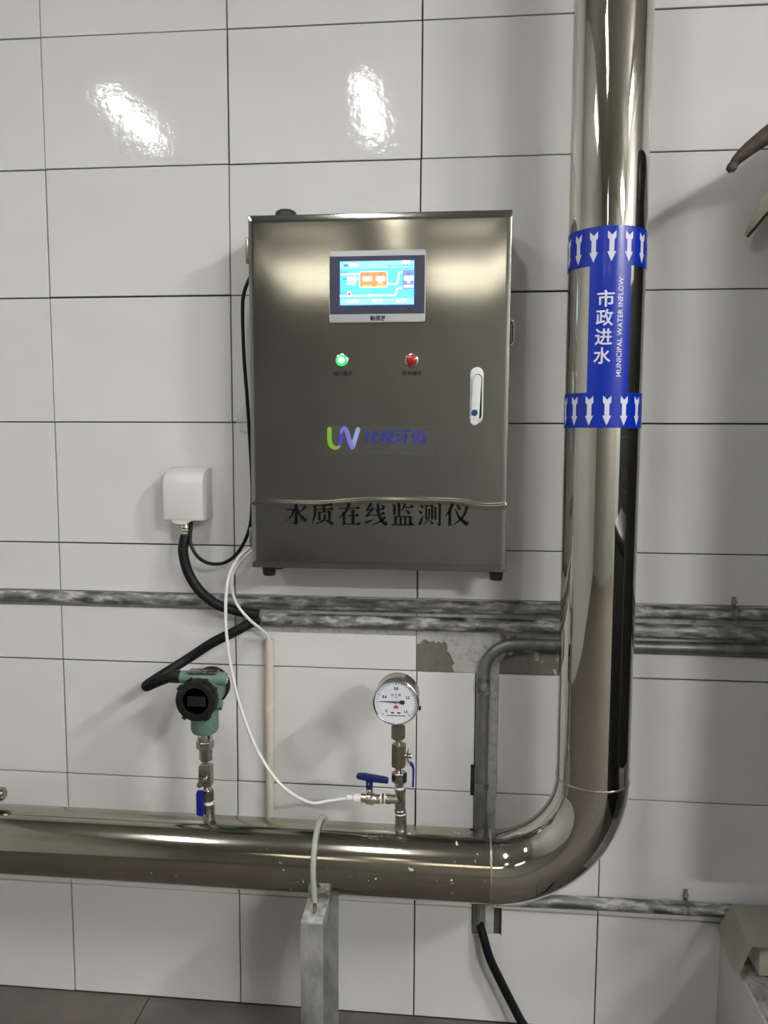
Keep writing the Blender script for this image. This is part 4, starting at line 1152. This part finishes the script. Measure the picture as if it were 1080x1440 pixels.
sv = thing('sampling_valve', 'nickel ball valve with navy blue T handle beside the tee', 'valve', P(0.81, TD, 0.655))
mesh_obj('sealing_tape', blathe(P(0.8405, TD, 0.6703), 'x', [(0, 0.0100), (0.0032, 0.0100)], 22), M['ptfe'], sv)
mesh_obj('hex_ring', blathe(P(0.8352, TD, 0.6703), 'x', [(0, 0.0102), (0.001, 0.0112), (0.0045, 0.0112), (0.0055, 0.0102)], 8), M['brass'], sv)
mesh_obj('sealing_tape', blathe(P(0.8320, TD, 0.6703), 'x', [(0, 0.0104), (0.0034, 0.0104)], 22), M['ptfe'], sv)
mesh_obj('body', blathe(P(0.7885, TD, 0.6692), 'x', [(0, 0.0102), (0.001, 0.0112), (0.010, 0.0112), (0.012, 0.0132), (0.016, 0.0140), (0.028, 0.0140), (0.031, 0.0122), (0.033, 0.0110), (0.0440, 0.0110)], 28), M['nickel'], sv)
mesh_obj('bonnet', blathe(P(0.8075, TD, 0.678), 'z', [(0, 0.0085), (0.011, 0.0085), (0.013, 0.0075)], 20), M['nickel'], sv)
th = bmesh.new()
prism(th, [(0.7785, 0.7225), (0.784, 0.7255), (0.797, 0.7258), (0.8470, 0.7190), (0.8500, 0.7165), (0.8500, 0.7085), (0.8475, 0.7065), (0.8150, 0.7085), (0.8150, 0.6930), (0.8000, 0.6930), (0.8000, 0.7105), (0.7815, 0.7140), (0.7785, 0.7165)], lambda x, z: P(x, TD - 0.006, z), (0, -0.012, 0))
tb = mesh_obj('handle', th, M['navy'], sv, bevel=0.0018)
tb['label'] = 'navy blue T handle'
mesh_obj('handle_screw', blathe(P(0.806, TD + 0.006, 0.7045), 'd', [(0, 0.0022), (0.001, 0.0022), (0.0015, 0.001)], 10), M['nickel'], sv)
mesh_obj('tube_connector', blathe(P(0.7555, TD, 0.6685), 'x', [(0, 0.0048), (0.002, 0.0066), (0.008, 0.0066), (0.010, 0.0060), (0.015, 0.0060), (0.017, 0.0095), (0.0265, 0.0100), (0.033, 0.0105), (0.0338, 0.0095)], 24), M['white_tube'], sv)

# ------------------------------------------------------------------ scrap of clear film stuck beside the cabinet
bm = bmesh.new()
out = []
N1, N2 = 12, 14
for j in range(N2 + 1):
    row = []
    for i in range(N1 + 1):
        u, v = i / N1, j / N2
        x = 0.459 + 0.030 * u + 0.012 * (1 - v) * (1 - u) * (1 if v < 0.35 else 0.3)
        z = 1.478 + 0.072 * v - 0.02 * (1 - u) * v
        n = noise.noise(Vector((x * 160, z * 160, 1.0)))
        row.append(bm.verts.new((x, -(0.005 + 0.0035 * n + 0.004 * u), z)))
    out.append(row)
for j in range(N2):
    for i in range(N1):
        bm.faces.new((out[j][i], out[j][i + 1], out[j + 1][i + 1], out[j + 1][i]))
face_forward(bm)
bmesh.ops.solidify(bm, geom=list(bm.faces), thickness=0.0004)
tag(mesh_obj('film_scrap', bm, M['bubble'], None, angle=60), 'scrap of clear crumpled film stuck to the tiles left of the cabinet', 'film')

# ------------------------------------------------------------------ right edge: plinth, cream hood, wall box, added dark housing
pl_ = thing('plinth', 'low white painted masonry plinth with broken top at the lower right', 'plinth', P(1.78, 0.2, 0))
mesh_obj('body', bbox(1.640, 1.90, 0.001, 0.36, 0, 0.262), M['white_paint'], pl_, bevel=0.003)
bm = bmesh.new()
out = []
for j in range(25):
    row = []
    for i in range(19):
        x = 1.642 + 0.256 * i / 18; d = 0.003 + 0.355 * j / 24
        n = noise.fractal(Vector((x * 40, d * 40, 3)), 1.0, 2.0, 4)
        row.append(bm.verts.new(P(x, d, 0.264 + 0.010 * n + (0.006 if 0 < i < 18 and 0 < j < 24 else -0.004))))
    out.append(row)
for j in range(24):
    for i in range(18):
        bm.faces.new((out[j][i], out[j][i + 1], out[j + 1][i + 1], out[j + 1][i]))
bmesh.ops.recalc_face_normals(bm, faces=bm.faces)
mesh_obj('broken_top', bm, M['rubble'], pl_, angle=20)
hood = thing('sheet_hood', 'cream sheet steel hood with open front on the white plinth', 'hood', P(1.76, 0.1, 0.275))
def sheet(name, quad, mat, parent, th=0.0025):
    bm = bmesh.new()
    bm.faces.new([bm.verts.new(p) for p in quad])
    bmesh.ops.solidify(bm, geom=list(bm.faces), thickness=th)
    bmesh.ops.recalc_face_normals(bm, faces=bm.faces)
    return mesh_obj(name, bm, mat, parent, smooth=False)
bk, ft = 0.035, 0.168
tl_b, tl_f = P(1.650, bk, 0.372), P(1.641, ft, 0.366)
bl_b, bl_f = P(1.622, bk, 0.308), P(1.614, ft, 0.293)
xr = 1.86
sheet('top', [tl_b, tl_f, P(xr, ft, 0.366), P(xr, bk, 0.372)], M['cream'], hood)
sheet('side', [tl_b, bl_b, bl_f, tl_f], M['cream'], hood)
sheet('side', [P(xr, bk, 0.372), P(xr, ft, 0.366), P(xr + 0.02, ft, 0.282), P(xr + 0.02, bk, 0.282)], M['cream'], hood)
sheet('back', [tl_b, P(xr, bk, 0.372), P(xr + 0.02, bk, 0.282), bl_b], M['cream'], hood)
sheet('front_lip', [tl_f, P(xr, ft, 0.366), P(xr, ft + 0.001, 0.357), tl_f + Vector((0, -0.001, -0.009))], M['cream'], hood, 0.003)
sheet('front_lip', [tl_f + Vector((0, -0.0005, 0)), bl_f + Vector((0, -0.0005, 0)), bl_f + Vector((0.013, -0.0015, 0.002)), tl_f + Vector((0.010, -0.0015, -0.002))], M['cream'], hood, 0.003)
mesh_obj('inner_block', bbox(1.674, 1.80, 0.06, 0.150, 0.277, 0.337), M['cream'], hood, bevel=0.003)

wb = thing('wall_cabinet', 'tall dark rusty steel wall cabinet at the right edge with torn cream flap', 'cabinet', P(1.98, 0.0, 0.62))
mesh_obj('body', bbox(1.735, 2.235, 0.0185, 0.355, 0.62, 2.155), M['dark_paint'], wb, bevel=0.004)
mesh_obj('back_frame', bbox(1.765, 2.205, 0.0008, 0.019, 1.10, 2.12), M['tank_ring'], wb)
wd = mesh_obj('door', bbox(1.745, 2.225, 0.3545, 0.37, 0.63, 2.145), M['dark_paint'], wb, bevel=0.003)
mesh_obj('knob', blathe(P(1.79, 0.369, 1.5), 'd', [(0, 0.012), (0.012, 0.012), (0.014, 0.017), (0.026, 0.016)], 20), M['tank_ring'], wd)
arm = catmull([P(1.737, 0.27, 2.105), P(1.66, 0.27, 2.082), P(1.59, 0.262, 2.050), P(1.545, 0.256, 2.021), P(1.515, 0.252, 1.996), P(1.5045, 0.25, 1.981)], 6)
am = mesh_obj('bracket_arm', btube(arm, [0.027 - 0.0195 * min(1, k / (len(arm) - 1) * 1.05) for k in range(len(arm))], 8), M['rust'], wb, angle=50)
am['label'] = 'rusty bracket arm with a bolt head'
mesh_obj('bolt_head', blathe(P(1.5045, 0.243, 1.981), 'd', [(0, 0.0095), (0.014, 0.0095), (0.016, 0.007)], 6, 0.2), M['rust'], am, smooth=False)
# torn flap: a bent sheet hanging out from the box side, dark frayed lower edge
fl_top = [P(1.737, 0.05, 2.11), P(1.69, 0.045, 2.055), P(1.652, 0.036, 2.0), P(1.622, 0.035, 1.946), P(1.609, 0.035, 1.907)]
fl_bot = [P(1.737, 0.085, 2.03), P(1.69, 0.07, 1.99), P(1.649, 0.055, 1.953), P(1.625, 0.048, 1.922), P(1.611, 0.040, 1.904)]
ft_, fb_ = catmull(fl_top, 4), catmull(fl_bot, 4)
bm = bmesh.new()
va = [bm.verts.new(p) for p in ft_]; vb = [bm.verts.new((p + q) / 2 + Vector((0, -0.008, 0.004))) for p, q in zip(ft_, fb_)]; vc = [bm.verts.new(p) for p in fb_]
for A, B in ((va, vb), (vb, vc)):
    for k in range(len(A) - 1): bm.faces.new((A[k], A[k + 1], B[k + 1], B[k]))
bmesh.ops.recalc_face_normals(bm, faces=bm.faces)
bmesh.ops.solidify(bm, geom=list(bm.faces), thickness=0.002)
fp = mesh_obj('flap', bm, M['canvas'], wb, angle=60)
fp['label'] = 'torn cream flap with dark frayed edge'
mesh_obj('frayed_edge', btube([p + Vector((0, -0.001, -0.002)) for p in fb_], 0.0032, 8), M['hem'], fp)

ph = thing('added_housing', 'low black housing added on the floor right of the plinth for dark reflections', 'pump', P(2.65, 1.02, 0))  # unseen dark block, added so the lower riser reflects black
mesh_obj('body', bbox(2.22, 3.08, 0.56, 1.5, 0.05, 1.10), M['dark_paint'], ph, bevel=0.02)
mesh_obj('lid', bbox(2.20, 3.10, 0.54, 1.52, 1.10, 1.15), M['dark_paint'], ph, bevel=0.012)
for x in (2.29, 3.01):
    for d in (0.63, 1.43):
        mesh_obj('foot', blathe(P(x, d, 0.0), 'z', [(0, 0.05), (0.01, 0.05), (0.02, 0.03), (0.06, 0.03)], 16), M['tank_ring'], ph)
for k in range(8):
    bm = bbox(2.212, 2.224, 0.72, 1.34, 0.30 + 0.07 * k, 0.33 + 0.07 * k)
    mesh_obj('louvre', bm, M['tank_ring'], ph, bevel=0.003)
